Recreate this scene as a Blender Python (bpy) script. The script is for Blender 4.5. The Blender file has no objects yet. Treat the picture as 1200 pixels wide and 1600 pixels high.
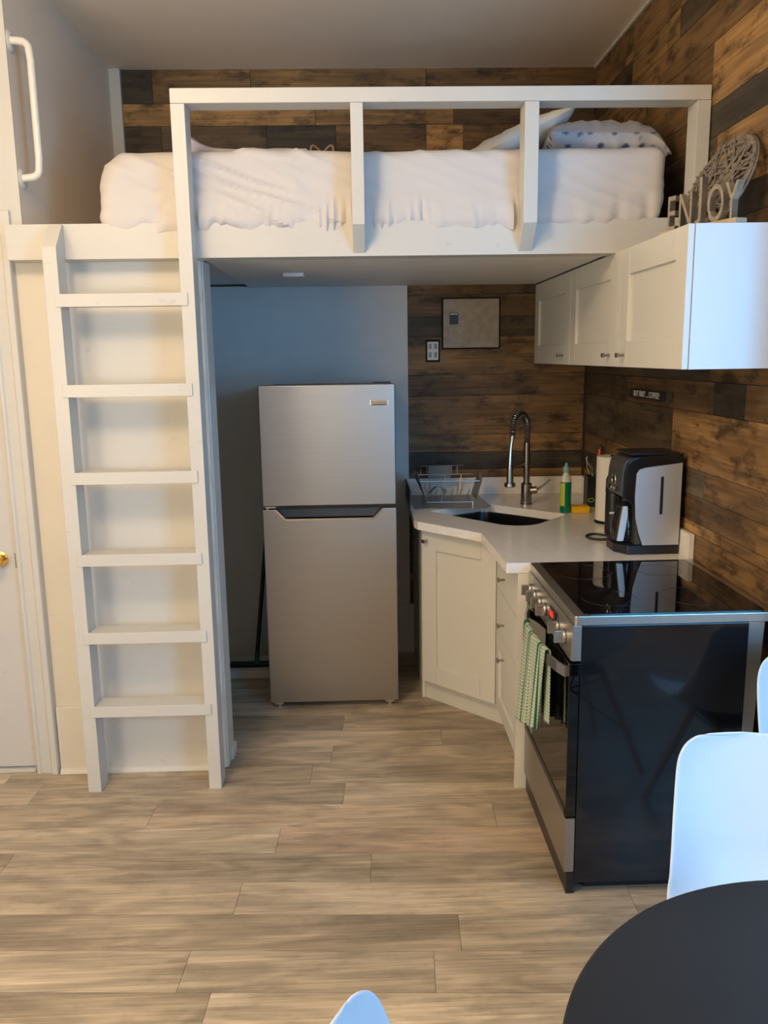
import bpy, bmesh, math, random
from mathutils import Vector, Matrix, noise
random.seed(7)
PI = math.pi
SC = bpy.context.scene
COL = SC.collection

# ---------------------------------------------------------------- camera, light, exposure
cam_d = bpy.data.cameras.new('camera'); cam = bpy.data.objects.new('camera', cam_d); COL.objects.link(cam)
cam_d.sensor_fit = 'VERTICAL'; cam_d.sensor_height = 24.0; cam_d.sensor_width = 18.0
cam_d.lens = 1297.83 / 1600 * 24.0
cam_d.clip_start = 0.05
cR = Vector((0.99948173, -0.02877012, -0.01444121)); cU = Vector((0.0195163, 0.18479197, 0.98258386)); cF = Vector((0.02560044, 0.98235646, -0.18525768))
mw = Matrix((cR, cU, -cF)).transposed().to_4x4(); mw.translation = Vector((0, 0, 1.6563))
cam.matrix_world = mw
SC.camera = cam
SC.view_settings.view_transform = 'Standard'; SC.view_settings.look = 'None'
SC.view_settings.gamma = 1.0; SC.view_settings.use_curve_mapping = False
SC.view_settings.exposure = 0.0

world = bpy.data.worlds.new('world'); SC.world = world; world.use_nodes = True
world.node_tree.nodes['Background'].inputs[0].default_value = (0.55, 0.72, 1.0, 1)
world.node_tree.nodes['Background'].inputs[1].default_value = 1.0

def area_light(name, loc, target, sx, sy, power, colour):
    d = bpy.data.lights.new(name, 'AREA'); d.shape = 'RECTANGLE'; d.size = sx; d.size_y = sy; d.energy = power; d.color = colour
    o = bpy.data.objects.new(name, d); COL.objects.link(o); o.location = loc
    o.rotation_euler = (Vector(target) - Vector(loc)).to_track_quat('-Z', 'Y').to_euler()
    return o
def globe_light(name, loc, radius, power, colour):
    d = bpy.data.lights.new(name, 'POINT'); d.shadow_soft_size = radius; d.energy = power; d.color = colour
    o = bpy.data.objects.new(name, d); COL.objects.link(o); o.location = loc; return o
# warm ceiling lamp behind the camera's view on the left, daylight from a window on the right
globe_light('ceiling_lamp_light', (-0.95, 1.20, 2.84), 0.2, 68, (1.0, 0.76, 0.48))
globe_light('warm_fill_light', (-1.75, 0.35, 1.5), 0.35, 88, (1.0, 0.85, 0.66))  # added warm fill, no real lamp: lifts the ceiling, niche and soffit
area_light('window_light', (1.80, 0.05, 1.65), (0.70, 3.2, 1.45), 0.9, 1.3, 58, (0.07, 0.47, 1.0))

# ---------------------------------------------------------------- dimensions
XR, YB, ZC, XL, YD = 1.22, 4.504, 3.071, -1.214, 3.19

# ---------------------------------------------------------------- materials
def srgb(r, g, b):
    f = lambda c: (c / 255 / 12.92) if c / 255 <= 0.04045 else ((c / 255 + 0.055) / 1.055) ** 2.4
    return (f(r), f(g), f(b), 1)
def mat(name, col, rough=0.5, metal=0.0, bump=0.0, bscale=60, var=0.0, vscale=6, spec=None, coat=0, trans=0, stretch=None, alpha=None):
    m = bpy.data.materials.new(name); m.use_nodes = True
    nt = m.node_tree; b = nt.nodes['Principled BSDF']
    b.inputs['Base Color'].default_value = col; b.inputs['Roughness'].default_value = rough; b.inputs['Metallic'].default_value = metal
    if spec is not None: b.inputs['Specular IOR Level'].default_value = spec
    if coat: b.inputs['Coat Weight'].default_value = coat
    if trans: b.inputs['Transmission Weight'].default_value = trans
    if alpha is not None: b.inputs['Alpha'].default_value = alpha
    tc = nt.nodes.new('ShaderNodeTexCoord'); mp = nt.nodes.new('ShaderNodeMapping')
    nt.links.new(tc.outputs['Object'], mp.inputs['Vector'])
    if stretch: mp.inputs['Scale'].default_value = stretch
    if bump or True:
        n = nt.nodes.new('ShaderNodeTexNoise'); n.inputs['Scale'].default_value = bscale; n.inputs['Detail'].default_value = 4
        nt.links.new(mp.outputs[0], n.inputs['Vector'])
        bp = nt.nodes.new('ShaderNodeBump'); bp.inputs['Strength'].default_value = max(bump, 0.01); bp.inputs['Distance'].default_value = 0.002
        nt.links.new(n.outputs['Fac'], bp.inputs['Height']); nt.links.new(bp.outputs[0], b.inputs['Normal'])
    if var:
        n2 = nt.nodes.new('ShaderNodeTexNoise'); n2.inputs['Scale'].default_value = vscale; n2.inputs['Detail'].default_value = 5
        nt.links.new(mp.outputs[0], n2.inputs['Vector'])
        r = nt.nodes.new('ShaderNodeMapRange'); r.inputs['From Min'].default_value = 0.3; r.inputs['From Max'].default_value = 0.7
        r.inputs['To Min'].default_value = 1 - var; r.inputs['To Max'].default_value = 1 + var
        nt.links.new(n2.outputs['Fac'], r.inputs['Value'])
        mx = nt.nodes.new('ShaderNodeVectorMath'); mx.operation = 'SCALE'; mx.inputs[0].default_value = col[:3]
        nt.links.new(r.outputs[0], mx.inputs['Scale']); nt.links.new(mx.outputs[0], b.inputs['Base Color'])
    return m

def scuffed_paint(name, col, rough=0.45):
    """painted wood or wall with small brush streaks and grey scuffs"""
    m = mat(name, col, rough, bump=0.25, bscale=30, var=0.03, vscale=3)
    nt = m.node_tree; b = nt.nodes['Principled BSDF']
    tc = nt.nodes.new('ShaderNodeTexCoord'); mp = nt.nodes.new('ShaderNodeMapping'); mp.inputs['Scale'].default_value = (1, 1, 2.2)
    mp.inputs['Rotation'].default_value = (0, 0.5, 0)
    nt.links.new(tc.outputs['Object'], mp.inputs[0])
    n = nt.nodes.new('ShaderNodeTexNoise'); n.inputs['Scale'].default_value = 13; n.inputs['Detail'].default_value = 8; n.inputs['Distortion'].default_value = 0.8
    nt.links.new(mp.outputs[0], n.inputs['Vector'])
    r = nt.nodes.new('ShaderNodeValToRGB'); r.color_ramp.elements[0].position = 0.68; r.color_ramp.elements[0].color = (0, 0, 0, 1)
    r.color_ramp.elements[1].position = 0.76; r.color_ramp.elements[1].color = (0.30, 0.30, 0.30, 1)
    nt.links.new(n.outputs['Fac'], r.inputs[0])
    mx = nt.nodes.new('ShaderNodeMix'); mx.data_type = 'RGBA'
    src = b.inputs['Base Color'].links[0].from_socket
    nt.links.new(r.outputs[0], mx.inputs[0]); nt.links.new(src, mx.inputs[6]); mx.inputs[7].default_value = (col[0] * .5, col[1] * .48, col[2] * .45, 1)
    nt.links.new(mx.outputs[2], b.inputs['Base Color'])
    return m

def plank_material(name, axis, rough, grain, fine, ring, contrast, bump=0.15, blotch=0.0):
    """wood planks: per-plank colour and offset come from mesh attributes, grain runs along `axis`"""
    m = bpy.data.materials.new(name); m.use_nodes = True; nt = m.node_tree; b = nt.nodes['Principled BSDF']
    L = nt.links.new; N = nt.nodes.new
    ac = N('ShaderNodeAttribute'); ac.attribute_name = 'plank_colour'
    ao = N('ShaderNodeAttribute'); ao.attribute_name = 'plank_offset'
    tc = N('ShaderNodeTexCoord'); add = N('ShaderNodeVectorMath'); add.operation = 'ADD'
    L(tc.outputs['Object'], add.inputs[0]); L(ao.outputs['Vector'], add.inputs[1])
    def mapped(along, across):
        mp = N('ShaderNodeMapping'); s = [across] * 3; s[axis] = along; mp.inputs['Scale'].default_value = s; L(add.outputs[0], mp.inputs[0]); return mp
    # fine streaks
    n1 = N('ShaderNodeTexNoise'); n1.inputs['Scale'].default_value = 1; n1.inputs['Detail'].default_value = 8; n1.inputs['Roughness'].default_value = 0.65
    L(mapped(2.6, fine).outputs[0], n1.inputs['Vector'])
    # cathedral figure : noise contour rings
    n2 = N('ShaderNodeTexNoise'); n2.inputs['Scale'].default_value = 1; n2.inputs['Detail'].default_value = 2.5; n2.inputs['Distortion'].default_value = 0.6
    L(mapped(1.5, grain).outputs[0], n2.inputs['Vector'])
    mu = N('ShaderNodeMath'); mu.operation = 'MULTIPLY'; mu.inputs[1].default_value = ring; L(n2.outputs['Fac'], mu.inputs[0])
    sn = N('ShaderNodeMath'); sn.operation = 'SINE'; L(mu.outputs[0], sn.inputs[0])
    # broad tone
    n3 = N('ShaderNodeTexNoise'); n3.inputs['Scale'].default_value = 1; n3.inputs['Detail'].default_value = 4
    L(mapped(1.4, 7.0).outputs[0], n3.inputs['Vector'])
    def rng(sock, a, c, f0=0.3, f1=0.7):
        r = N('ShaderNodeMapRange'); r.inputs['From Min'].default_value = f0; r.inputs['From Max'].default_value = f1
        r.inputs['To Min'].default_value = a; r.inputs['To Max'].default_value = c; L(sock, r.inputs['Value']); return r.outputs[0]
    f1 = rng(n1.outputs['Fac'], 1 - contrast, 1 + contrast * .8)
    f2 = rng(sn.outputs[0], 1 - contrast * .55, 1 + contrast * .3, -1, 1)
    f3 = rng(n3.outputs['Fac'], 1 - contrast * .9, 1 + contrast * .6)
    m1 = N('ShaderNodeMath'); m1.operation = 'MULTIPLY'; L(f1, m1.inputs[0]); L(f2, m1.inputs[1])
    m2 = N('ShaderNodeMath'); m2.operation = 'MULTIPLY'; L(m1.outputs[0], m2.inputs[0]); L(f3, m2.inputs[1])
    last = m2
    if blotch:   # dark knots and worn patches
        n4 = N('ShaderNodeTexNoise'); n4.inputs['Scale'].default_value = 1; n4.inputs['Detail'].default_value = 7; n4.inputs['Roughness'].default_value = 0.7
        L(mapped(5.5, 13).outputs[0], n4.inputs['Vector'])
        r = rng(n4.outputs['Fac'], 1 - blotch, 1.0, 0.36, 0.5)
        m3 = N('ShaderNodeMath'); m3.operation = 'MULTIPLY'; L(m2.outputs[0], m3.inputs[0]); L(r, m3.inputs[1]); last = m3
    sc = N('ShaderNodeVectorMath'); sc.operation = 'SCALE'; L(ac.outputs['Color'], sc.inputs[0]); L(last.outputs[0], sc.inputs['Scale'])
    L(sc.outputs[0], b.inputs['Base Color']); b.inputs['Roughness'].default_value = rough
    bp = N('ShaderNodeBump'); bp.inputs['Strength'].default_value = bump; bp.inputs['Distance'].default_value = 0.001
    L(n1.outputs['Fac'], bp.inputs['Height']); L(bp.outputs[0], b.inputs['Normal'])
    return m

M = {}
M['paint'] = scuffed_paint('warm white gloss paint', (0.58, 0.565, 0.52, 1), 0.42)
M['door_paint'] = scuffed_paint('white door paint', (0.56, 0.54, 0.51, 1), 0.45)
M['wall_white'] = scuffed_paint('white wall paint', (0.65, 0.625, 0.565, 1), 0.6)
M['wall_grey'] = mat('pale grey wall paint', (0.64, 0.63, 0.60, 1), 0.75, bump=0.1, bscale=40, var=0.03)
M['soffit'] = mat('soffit paint', (0.78, 0.77, 0.74, 1), 0.55, bump=0.1, bscale=20, var=0.03)
M['wall_loft'] = mat('beige loft wall paint', (0.84, 0.71, 0.56, 1), 0.7, bump=0.15, bscale=25, var=0.03, vscale=2)
M['ceiling'] = mat('ceiling paint', (0.90, 0.78, 0.64, 1), 0.8, bump=0.1, bscale=30, var=0.02, vscale=2)
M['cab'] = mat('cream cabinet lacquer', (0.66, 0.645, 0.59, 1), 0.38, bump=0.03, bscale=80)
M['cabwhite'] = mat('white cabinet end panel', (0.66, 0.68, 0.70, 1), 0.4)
M['steel'] = mat('brushed stainless steel', (0.44, 0.425, 0.40, 1), 0.38, 1.0, bump=0.05, bscale=1, stretch=(4, 4, 700), var=0.05, vscale=1)
M['steel'].node_tree.nodes['Principled BSDF'].inputs['Anisotropic'].default_value = 0.3
M['steel2'] = mat('satin steel trim', (0.56, 0.54, 0.51, 1), 0.32, 1.0)
M['chrome'] = mat('chrome', (0.75, 0.74, 0.72, 1), 0.15, 1.0)
M['nickel'] = mat('brushed nickel', (0.36, 0.32, 0.28, 1), 0.26, 1.0)
M['sink'] = mat('sink steel', (0.17, 0.17, 0.18, 1), 0.28, 1.0)
M['fridge_side'] = mat('dark grey appliance side', (0.05, 0.052, 0.058, 1), 0.5)
M['black'] = mat('black plastic', (0.012, 0.012, 0.014, 1), 0.35)
M['blackgloss'] = mat('black enamel', (0.004, 0.005, 0.008, 1), 0.13, coat=0.3)
M['blackglass'] = mat('black glass', (0.003, 0.003, 0.004, 1), 0.03)
M['rubber'] = mat('black rubber', (0.02, 0.02, 0.02, 1), 0.7)
M['darkgap'] = mat('dark gap', (0.01, 0.009, 0.008, 1), 0.9)
M['quartz'] = mat('pale quartz', (0.78, 0.74, 0.68, 1), 0.2, var=0.05, vscale=40, spec=0.5)
M['sheet'] = mat('white cotton sheet', (0.60, 0.57, 0.55, 1), 0.85, bump=0.12, bscale=300)
M['pillow'] = mat('off white cotton', (0.60, 0.58, 0.53, 1), 0.9, bump=0.1, bscale=200)
M['blanket'] = mat('grey pink fleece', (0.50, 0.42, 0.40, 1), 0.95, bump=0.4, bscale=200)
M['orange'] = mat('tan cord', (0.36, 0.20, 0.11, 1), 0.8)
M['brass'] = mat('polished brass', (0.85, 0.56, 0.16, 1), 0.13, 1.0)
M['enamel'] = mat('white enamel tube', (0.72, 0.69, 0.62, 1), 0.25)
M['chair'] = mat('white moulded plastic', (0.62, 0.68, 0.74, 1), 0.42)
M['beech'] = mat('beech dowel', (0.50, 0.31, 0.15, 1), 0.5, var=0.1, vscale=30)
M['twig'] = mat('grey twig', (0.20, 0.165, 0.13, 1), 0.85, var=0.35, vscale=60)
M['letter'] = mat('weathered grey wood', (0.30, 0.245, 0.175, 1), 0.7, var=0.15, vscale=40)
M['galv'] = mat('galvanised metal face', (0.42, 0.43, 0.43, 1), 0.35, 0.9)
M['plankpale'] = mat('pale wood strip', (0.50, 0.38, 0.24, 1), 0.6, var=0.1)
M['soap'] = mat('green dish soap', (0.0, 0.16, 0.07, 1), 0.12, coat=0.4)
M['soapcap'] = mat('blue green cap', (0.16, 0.36, 0.36, 1), 0.3)
M['clear'] = mat('clear plastic', (0.55, 0.56, 0.5, 1), 0.1)
M['labelg'] = mat('yellow green label', (0.42, 0.48, 0.03, 1), 0.4)
M['yellow'] = mat('yellow sponge', (0.75, 0.43, 0.01, 1), 0.95, bump=0.8, bscale=160)
M['greenscrub'] = mat('green scouring face', (0.02, 0.15, 0.06, 1), 0.95, bump=0.8, bscale=200)
M['paper'] = mat('paper towel', (0.68, 0.64, 0.56, 1), 0.95, bump=0.4, bscale=120)
M['red'] = mat('red plastic', (0.55, 0.02, 0.015, 1), 0.35)
M['white'] = mat('white plastic', (0.68, 0.67, 0.64, 1), 0.4)
M['whitebright'] = mat('white print', (0.75, 0.75, 0.72, 1), 0.6)
M['greyslot'] = mat('grey socket face', (0.30, 0.30, 0.28, 1), 0.5)
M['bluewin'] = mat('dark blue window', (0.008, 0.02, 0.055, 1), 0.15)
M['teal'] = mat('teal plastic', (0.0, 0.12, 0.08, 1), 0.5)
M['cmgrey'] = mat('dark grey plastic', (0.06, 0.055, 0.05, 1), 0.35)
M['cmsilver'] = mat('silver side panel', (0.55, 0.57, 0.60, 1), 0.5, 0.6)
M['wire'] = mat('dull wire', (0.42, 0.39, 0.35, 1), 0.3, 0.9)
M['satin'] = mat('satin pale metal', (0.70, 0.66, 0.62, 1), 0.4, 0.5)
M['glass'] = mat('carafe glass', (0.05, 0.045, 0.04, 1), 0.04, trans=0.7)
M['mesh'] = mat('grey drain board', (0.22, 0.22, 0.20, 1), 0.5, alpha=0.75)
M['darktrim'] = mat('dark corner trim', (0.03, 0.018, 0.012, 1), 0.5)
M['ring'] = mat('burner ring print', (0.02, 0.02, 0.022, 1), 0.15)
M['panelmetal'] = mat('dusty panel paint', (0.34, 0.30, 0.25, 1), 0.5, bump=1.0, bscale=120, var=0.15, vscale=30)
M['mat_tray'] = mat('grey draining mat', (0.235, 0.215, 0.185, 1), 0.3, var=0.08, vscale=25)
M['plastic_box'] = mat('pale box', (0.55, 0.52, 0.47, 1), 0.7, var=0.12)
M['bristle'] = mat('black bristles', (0.02, 0.02, 0.02, 1), 0.95, bump=1, bscale=200)
led = bpy.data.materials.new('red display'); led.use_nodes = True
_b = led.node_tree.nodes['Principled BSDF']; _b.inputs['Base Color'].default_value = (0.3, 0, 0, 1)
_b.inputs['Emission Color'].default_value = (1.0, 0.03, 0.02, 1); _b.inputs['Emission Strength'].default_value = 1.6; M['led'] = led
M['floor'] = plank_material('oak look vinyl planks', 0, 0.42, 8, 150, 30, 0.33, 0.15, 0.22)
M['barnX'] = plank_material('reclaimed wood planks back', 0, 0.6, 10, 100, 22, 0.40, 0.25, 0.75)
M['barnY'] = plank_material('reclaimed wood planks side', 1, 0.6, 10, 100, 22, 0.40, 0.25, 0.75)

def tabletop_material():
    m = mat('charcoal table top', (0.012, 0.015, 0.020, 1), 0.36, var=0.25, vscale=3, bump=0.1, bscale=12)
    return m
M['table'] = tabletop_material()

def floral_material():
    m = bpy.data.materials.new('floral pillow case'); m.use_nodes = True; nt = m.node_tree; b = nt.nodes['Principled BSDF']; L = nt.links.new; N = nt.nodes.new
    b.inputs['Roughness'].default_value = 0.9
    tc = N('ShaderNodeTexCoord'); v = N('ShaderNodeTexVoronoi'); v.inputs['Scale'].default_value = 22; v.inputs['Randomness'].default_value = 0.8; L(tc.outputs['Object'], v.inputs['Vector'])
    n = N('ShaderNodeTexNoise'); n.inputs['Scale'].default_value = 55; n.inputs['Detail'].default_value = 5; L(tc.outputs['Object'], n.inputs['Vector'])
    w = N('ShaderNodeMath'); w.operation = 'MULTIPLY_ADD'; w.inputs[1].default_value = 0.30; L(n.outputs['Fac'], w.inputs[0]); L(v.outputs['Distance'], w.inputs[2])
    r = N('ShaderNodeValToRGB'); e = r.color_ramp.elements
    e[0].position = 0.36; e[0].color = (0.10, 0.14, 0.22, 1); e[1].position = 0.56; e[1].color = (0.62, 0.60, 0.60, 1)
    x = e.new(0.46); x.color = (0.33, 0.38, 0.47, 1)
    L(w.outputs[0], r.inputs[0])
    sx = N('ShaderNodeSeparateXYZ'); L(tc.outputs['Object'], sx.inputs[0])
    mr = N('ShaderNodeMapRange'); mr.inputs['From Min'].default_value = 0.095; mr.inputs['From Max'].default_value = 0.103; L(sx.outputs['Z'], mr.inputs['Value'])
    mx = N('ShaderNodeMix'); mx.data_type = 'RGBA'; L(mr.outputs[0], mx.inputs[0]); L(r.outputs[0], mx.inputs[6]); mx.inputs[7].default_value = (0.50, 0.46, 0.44, 1)
    L(mx.outputs[2], b.inputs['Base Color'])
    return m
M['floral'] = floral_material()

def towel_material():
    m = bpy.data.materials.new('green striped tea towel'); m.use_nodes = True; nt = m.node_tree; b = nt.nodes['Principled BSDF']; L = nt.links.new; N = nt.nodes.new
    b.inputs['Roughness'].default_value = 0.95
    uv = N('ShaderNodeUVMap'); uv.uv_map = 'cloth'
    sx = N('ShaderNodeSeparateXYZ'); L(uv.outputs[0], sx.inputs[0])
    def wave(sock, f, a, c):
        mu = N('ShaderNodeMath'); mu.operation = 'MULTIPLY'; mu.inputs[1].default_value = f; L(sock, mu.inputs[0])
        s = N('ShaderNodeMath'); s.operation = 'SINE'; L(mu.outputs[0], s.inputs[0])
        r = N('ShaderNodeMapRange'); r.inputs['From Min'].default_value = a; r.inputs['From Max'].default_value = c; L(s.outputs[0], r.inputs['Value']); return r.outputs[0]
    s1 = wave(sx.outputs['X'], 190, -0.3, 0.3)       # thin stripes across width
    s2 = wave(sx.outputs['Y'], 300, -0.4, 0.6)       # waffle rows
    mm = N('ShaderNodeMath'); mm.operation = 'MULTIPLY'; L(s1, mm.inputs[0]); L(s2, mm.inputs[1])
    mx = N('ShaderNodeMix'); mx.data_type = 'RGBA'; L(mm.outputs[0], mx.inputs[0]); mx.inputs[6].default_value = (0.47, 0.50, 0.40, 1); mx.inputs[7].default_value = (0.10, 0.29, 0.20, 1)
    # broad green bands
    rp = N('ShaderNodeValToRGB'); rp.color_ramp.interpolation = 'CONSTANT'; e = rp.color_ramp.elements
    e[0].position = 0; e[0].color = (1, 1, 1, 1); e[1].position = 0.12; e[1].color = (0, 0, 0, 1)
    for p, c in ((0.20, 1), (0.225, 0), (0.40, 1), (0.44, 0), (0.47, 1), (0.50, 0), (0.78, 1), (0.83, 0), (0.86, 1), (0.88, 0)):
        k = e.new(p); k.color = (c, c, c, 1)
    L(sx.outputs['X'], rp.inputs[0])
    mx2 = N('ShaderNodeMix'); mx2.data_type = 'RGBA'; L(rp.outputs[0], mx2.inputs[0]); L(mx.outputs[2], mx2.inputs[6]); mx2.inputs[7].default_value = (0.008, 0.11, 0.065, 1)
    L(mx2.outputs[2], b.inputs['Base Color'])
    bp = N('ShaderNodeBump'); bp.inputs['Strength'].default_value = 0.6; bp.inputs['Distance'].default_value = 0.003; L(mm.outputs[0], bp.inputs['Height']); L(bp.outputs[0], b.inputs['Normal'])
    return m
M['towel'] = towel_material()

# ---------------------------------------------------------------- mesh helpers
WL = {}
def wl(o):
    return WL.get(o.name, Vector((0, 0, 0))) if o else Vector((0, 0, 0))
def tag(o, label=None, cat=None, group=None, kind=None):
    if label: o['label'] = label
    if cat: o['category'] = cat
    if group: o['group'] = group
    if kind: o['kind'] = kind
    return o
def thing(name, loc, label, cat, group=None, rz=0):
    o = bpy.data.objects.new(name, None); COL.objects.link(o); o.location = loc; o.rotation_euler = (0, 0, rz)
    o.empty_display_size = 0.05; WL[o.name] = Vector(loc)
    return tag(o, label, cat, group)

class MB:
    def __init__(s): s.bm = bmesh.new()
    def box(s, x0, x1, y0, y1, z0, z1, bev=0.0, seg=2):
        r = bmesh.ops.create_cube(s.bm, size=1); vs = r['verts']
        for v in vs: v.co = Vector(((x0 + x1) / 2 + v.co.x * (x1 - x0), (y0 + y1) / 2 + v.co.y * (y1 - y0), (z0 + z1) / 2 + v.co.z * (z1 - z0)))
        if bev:
            es = list({e for v in vs for e in v.link_edges})
            bmesh.ops.bevel(s.bm, geom=es, offset=bev, segments=seg, affect='EDGES', profile=0.5)
        return s
    def prism(s, pts, a, b, axis='z', bev=0.0):
        """extrude polygon pts (2-D) from a to b along axis"""
        def P(p, h):
            return {'z': (p[0], p[1], h), 'y': (p[0], h, p[1]), 'x': (h, p[0], p[1])}[axis]
        lo = [s.bm.verts.new(P(p, a)) for p in pts]; hi = [s.bm.verts.new(P(p, b)) for p in pts]
        fs = [s.bm.faces.new(lo[::-1]), s.bm.faces.new(hi)]
        n = len(pts)
        for i in range(n): fs.append(s.bm.faces.new((lo[i], lo[(i + 1) % n], hi[(i + 1) % n], hi[i])))
        bmesh.ops.recalc_face_normals(s.bm, faces=fs)
        if bev: bmesh.ops.bevel(s.bm, geom=list({e for f in fs for e in f.edges}), offset=bev, segments=2, affect='EDGES', profile=0.5)
        return s
    def cyl(s, p0, p1, r0, r1=None, seg=24, cap=True):
        p0 = Vector(p0); p1 = Vector(p1); r1 = r0 if r1 is None else r1
        return s.tube([p0, p1], [r0, r1], seg, cap)
    def tube(s, pts, r, seg=10, cap=True, closed=False):
        pts = [Vector(p) for p in pts]; n = len(pts)
        rs = r if isinstance(r, (list, tuple)) else [r] * n
        rings = []; up = None
        for i, p in enumerate(pts):
            if closed: t = pts[(i + 1) % n] - pts[i - 1]
            else: t = pts[min(i + 1, n - 1)] - pts[max(i - 1, 0)]
            t.normalize()
            if up is None:
                up = t.orthogonal().normalized()
            else:
                up = (up - t * up.dot(t))
                if up.length < 1e-6: up = t.orthogonal()
                up.normalize()
            w = t.cross(up)
            rings.append([s.bm.verts.new(p + (up * math.cos(2 * PI * k / seg) + w * math.sin(2 * PI * k / seg)) * rs[i]) for k in range(seg)])
        for i in range(n if closed else n - 1):
            a, b = rings[i], rings[(i + 1) % n]
            for k in range(seg): s.bm.faces.new((a[k], a[(k + 1) % seg], b[(k + 1) % seg], b[k]))
        if cap and not closed:
            s.bm.faces.new(rings[0][::-1]); s.bm.faces.new(rings[-1])
        return s
    def lathe(s, prof, c, seg=32, axis='z', sy=1.0):
        """prof = list of (radius, height)"""
        rings = []
        for r, h in prof:
            ring = []
            for k in range(seg):
                a = 2 * PI * k / seg; x = r * math.cos(a); y = r * math.sin(a) * sy
                if axis == 'z': q = (c[0] + x, c[1] + y, c[2] + h)
                elif axis == 'x': q = (c[0] + h, c[1] + x, c[2] + y)
                else: q = (c[0] + x, c[1] + h, c[2] + y)
                ring.append(s.bm.verts.new(q))
            rings.append(ring)
        for a, b in zip(rings, rings[1:]):
            for k in range(seg): s.bm.faces.new((a[k], a[(k + 1) % seg], b[(k + 1) % seg], b[k]))
        s.bm.faces.new(rings[0][::-1]); s.bm.faces.new(rings[-1])
        return s
    def grid(s, f, nu, nv, uvname=None, closed_u=False):
        V = [[s.bm.verts.new(f(i / nu, j / nv)) for j in range(nv + 1)] for i in range(nu + 1)]
        lay = s.bm.loops.layers.uv.new(uvname) if uvname else None
        for i in range(nu):
            for j in range(nv):
                fc = s.bm.faces.new((V[i][j], V[i + 1][j], V[i + 1][j + 1], V[i][j + 1]))
                if lay:
                    for lp, (a, b) in zip(fc.loops, ((i, j), (i + 1, j), (i + 1, j + 1), (i, j + 1))): lp[lay].uv = (a / nu, b / nv)
        return s
    def rotate(s, c, ang, axis='Z'):
        bmesh.ops.rotate(s.bm, verts=s.bm.verts, cent=c, matrix=Matrix.Rotation(ang, 3, axis)); return s
    def build(s, name, m, parent=None, smooth=True, label=None, local=False, flat=False, solid=0.0):
        me = bpy.data.meshes.new(name)
        bmesh.ops.recalc_face_normals(s.bm, faces=s.bm.faces)
        if parent is None:
            c = Vector((sum(v.co.x for v in s.bm.verts), sum(v.co.y for v in s.bm.verts), 0)) / max(1, len(s.bm.verts)); c.z = min(v.co.z for v in s.bm.verts)
            off = c
        else: off = Vector((0, 0, 0)) if local else wl(parent)
        bmesh.ops.translate(s.bm, verts=s.bm.verts, vec=-off)
        s.bm.to_mesh(me); s.bm.free()
        o = bpy.data.objects.new(name, me); COL.objects.link(o)
        me.materials.append(M[m] if isinstance(m, str) else m)
        if not flat:
            me.polygons.foreach_set('use_smooth', [True] * len(me.polygons))
            md = o.modifiers.new('sharp', 'EDGE_SPLIT'); md.split_angle = math.radians(32)
        if len(me.polygons) < 4000: wn_ = o.modifiers.new('weighted', 'WEIGHTED_NORMAL'); wn_.weight = 100
        if solid:
            sm = o.modifiers.new('solid', 'SOLIDIFY'); sm.thickness = solid; sm.offset = 0
        if parent is None:
            o.location = off; WL[o.name] = off
        else:
            o.parent = parent; WL[o.name] = wl(parent)
        if label: o['label'] = label
        return o
def struct(name, mb, m, **k):
    return tag(mb.build(name, m, **k), kind='structure')
def arc(c, r, a0, a1, n=8): return [(c[0] + r * math.cos(a0 + (a1 - a0) * i / n), c[1] + r * math.sin(a0 + (a1 - a0) * i / n)) for i in range(n + 1)]
def text_mesh(body, size, ext=0.001, spacing=1.0):
    """mesh of text lying in the local XY plane, centred"""
    c = bpy.data.curves.new('t', 'FONT'); c.body = body; c.size = size; c.extrude = ext; c.align_x = 'CENTER'; c.align_y = 'CENTER'; c.space_character = spacing
    o = bpy.data.objects.new('t', c); COL.objects.link(o)
    bpy.context.view_layer.update()
    me = bpy.data.meshes.new_from_object(o.evaluated_get(bpy.context.evaluated_depsgraph_get()))
    bpy.data.objects.remove(o); bpy.data.curves.remove(c)
    return me
def put_text(name, body, size, right, up, pos, m, parent, ext=0.0008, sx=1.0, spacing=1.0):
    me = text_mesh(body, size, ext, spacing)
    R = Vector(right).normalized(); U = Vector(up).normalized(); Nn = R.cross(U)
    pos = Vector(pos) - wl(parent)
    mtx = Matrix((R, U, Nn)).transposed().to_4x4(); mtx.translation = pos
    me.transform(mtx @ Matrix.Diagonal((sx, 1, 1, 1)))
    o = bpy.data.objects.new(name, me); COL.objects.link(o); me.materials.clear(); me.materials.append(M[m])
    o.parent = parent; WL[o.name] = wl(parent)
    return o

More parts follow.
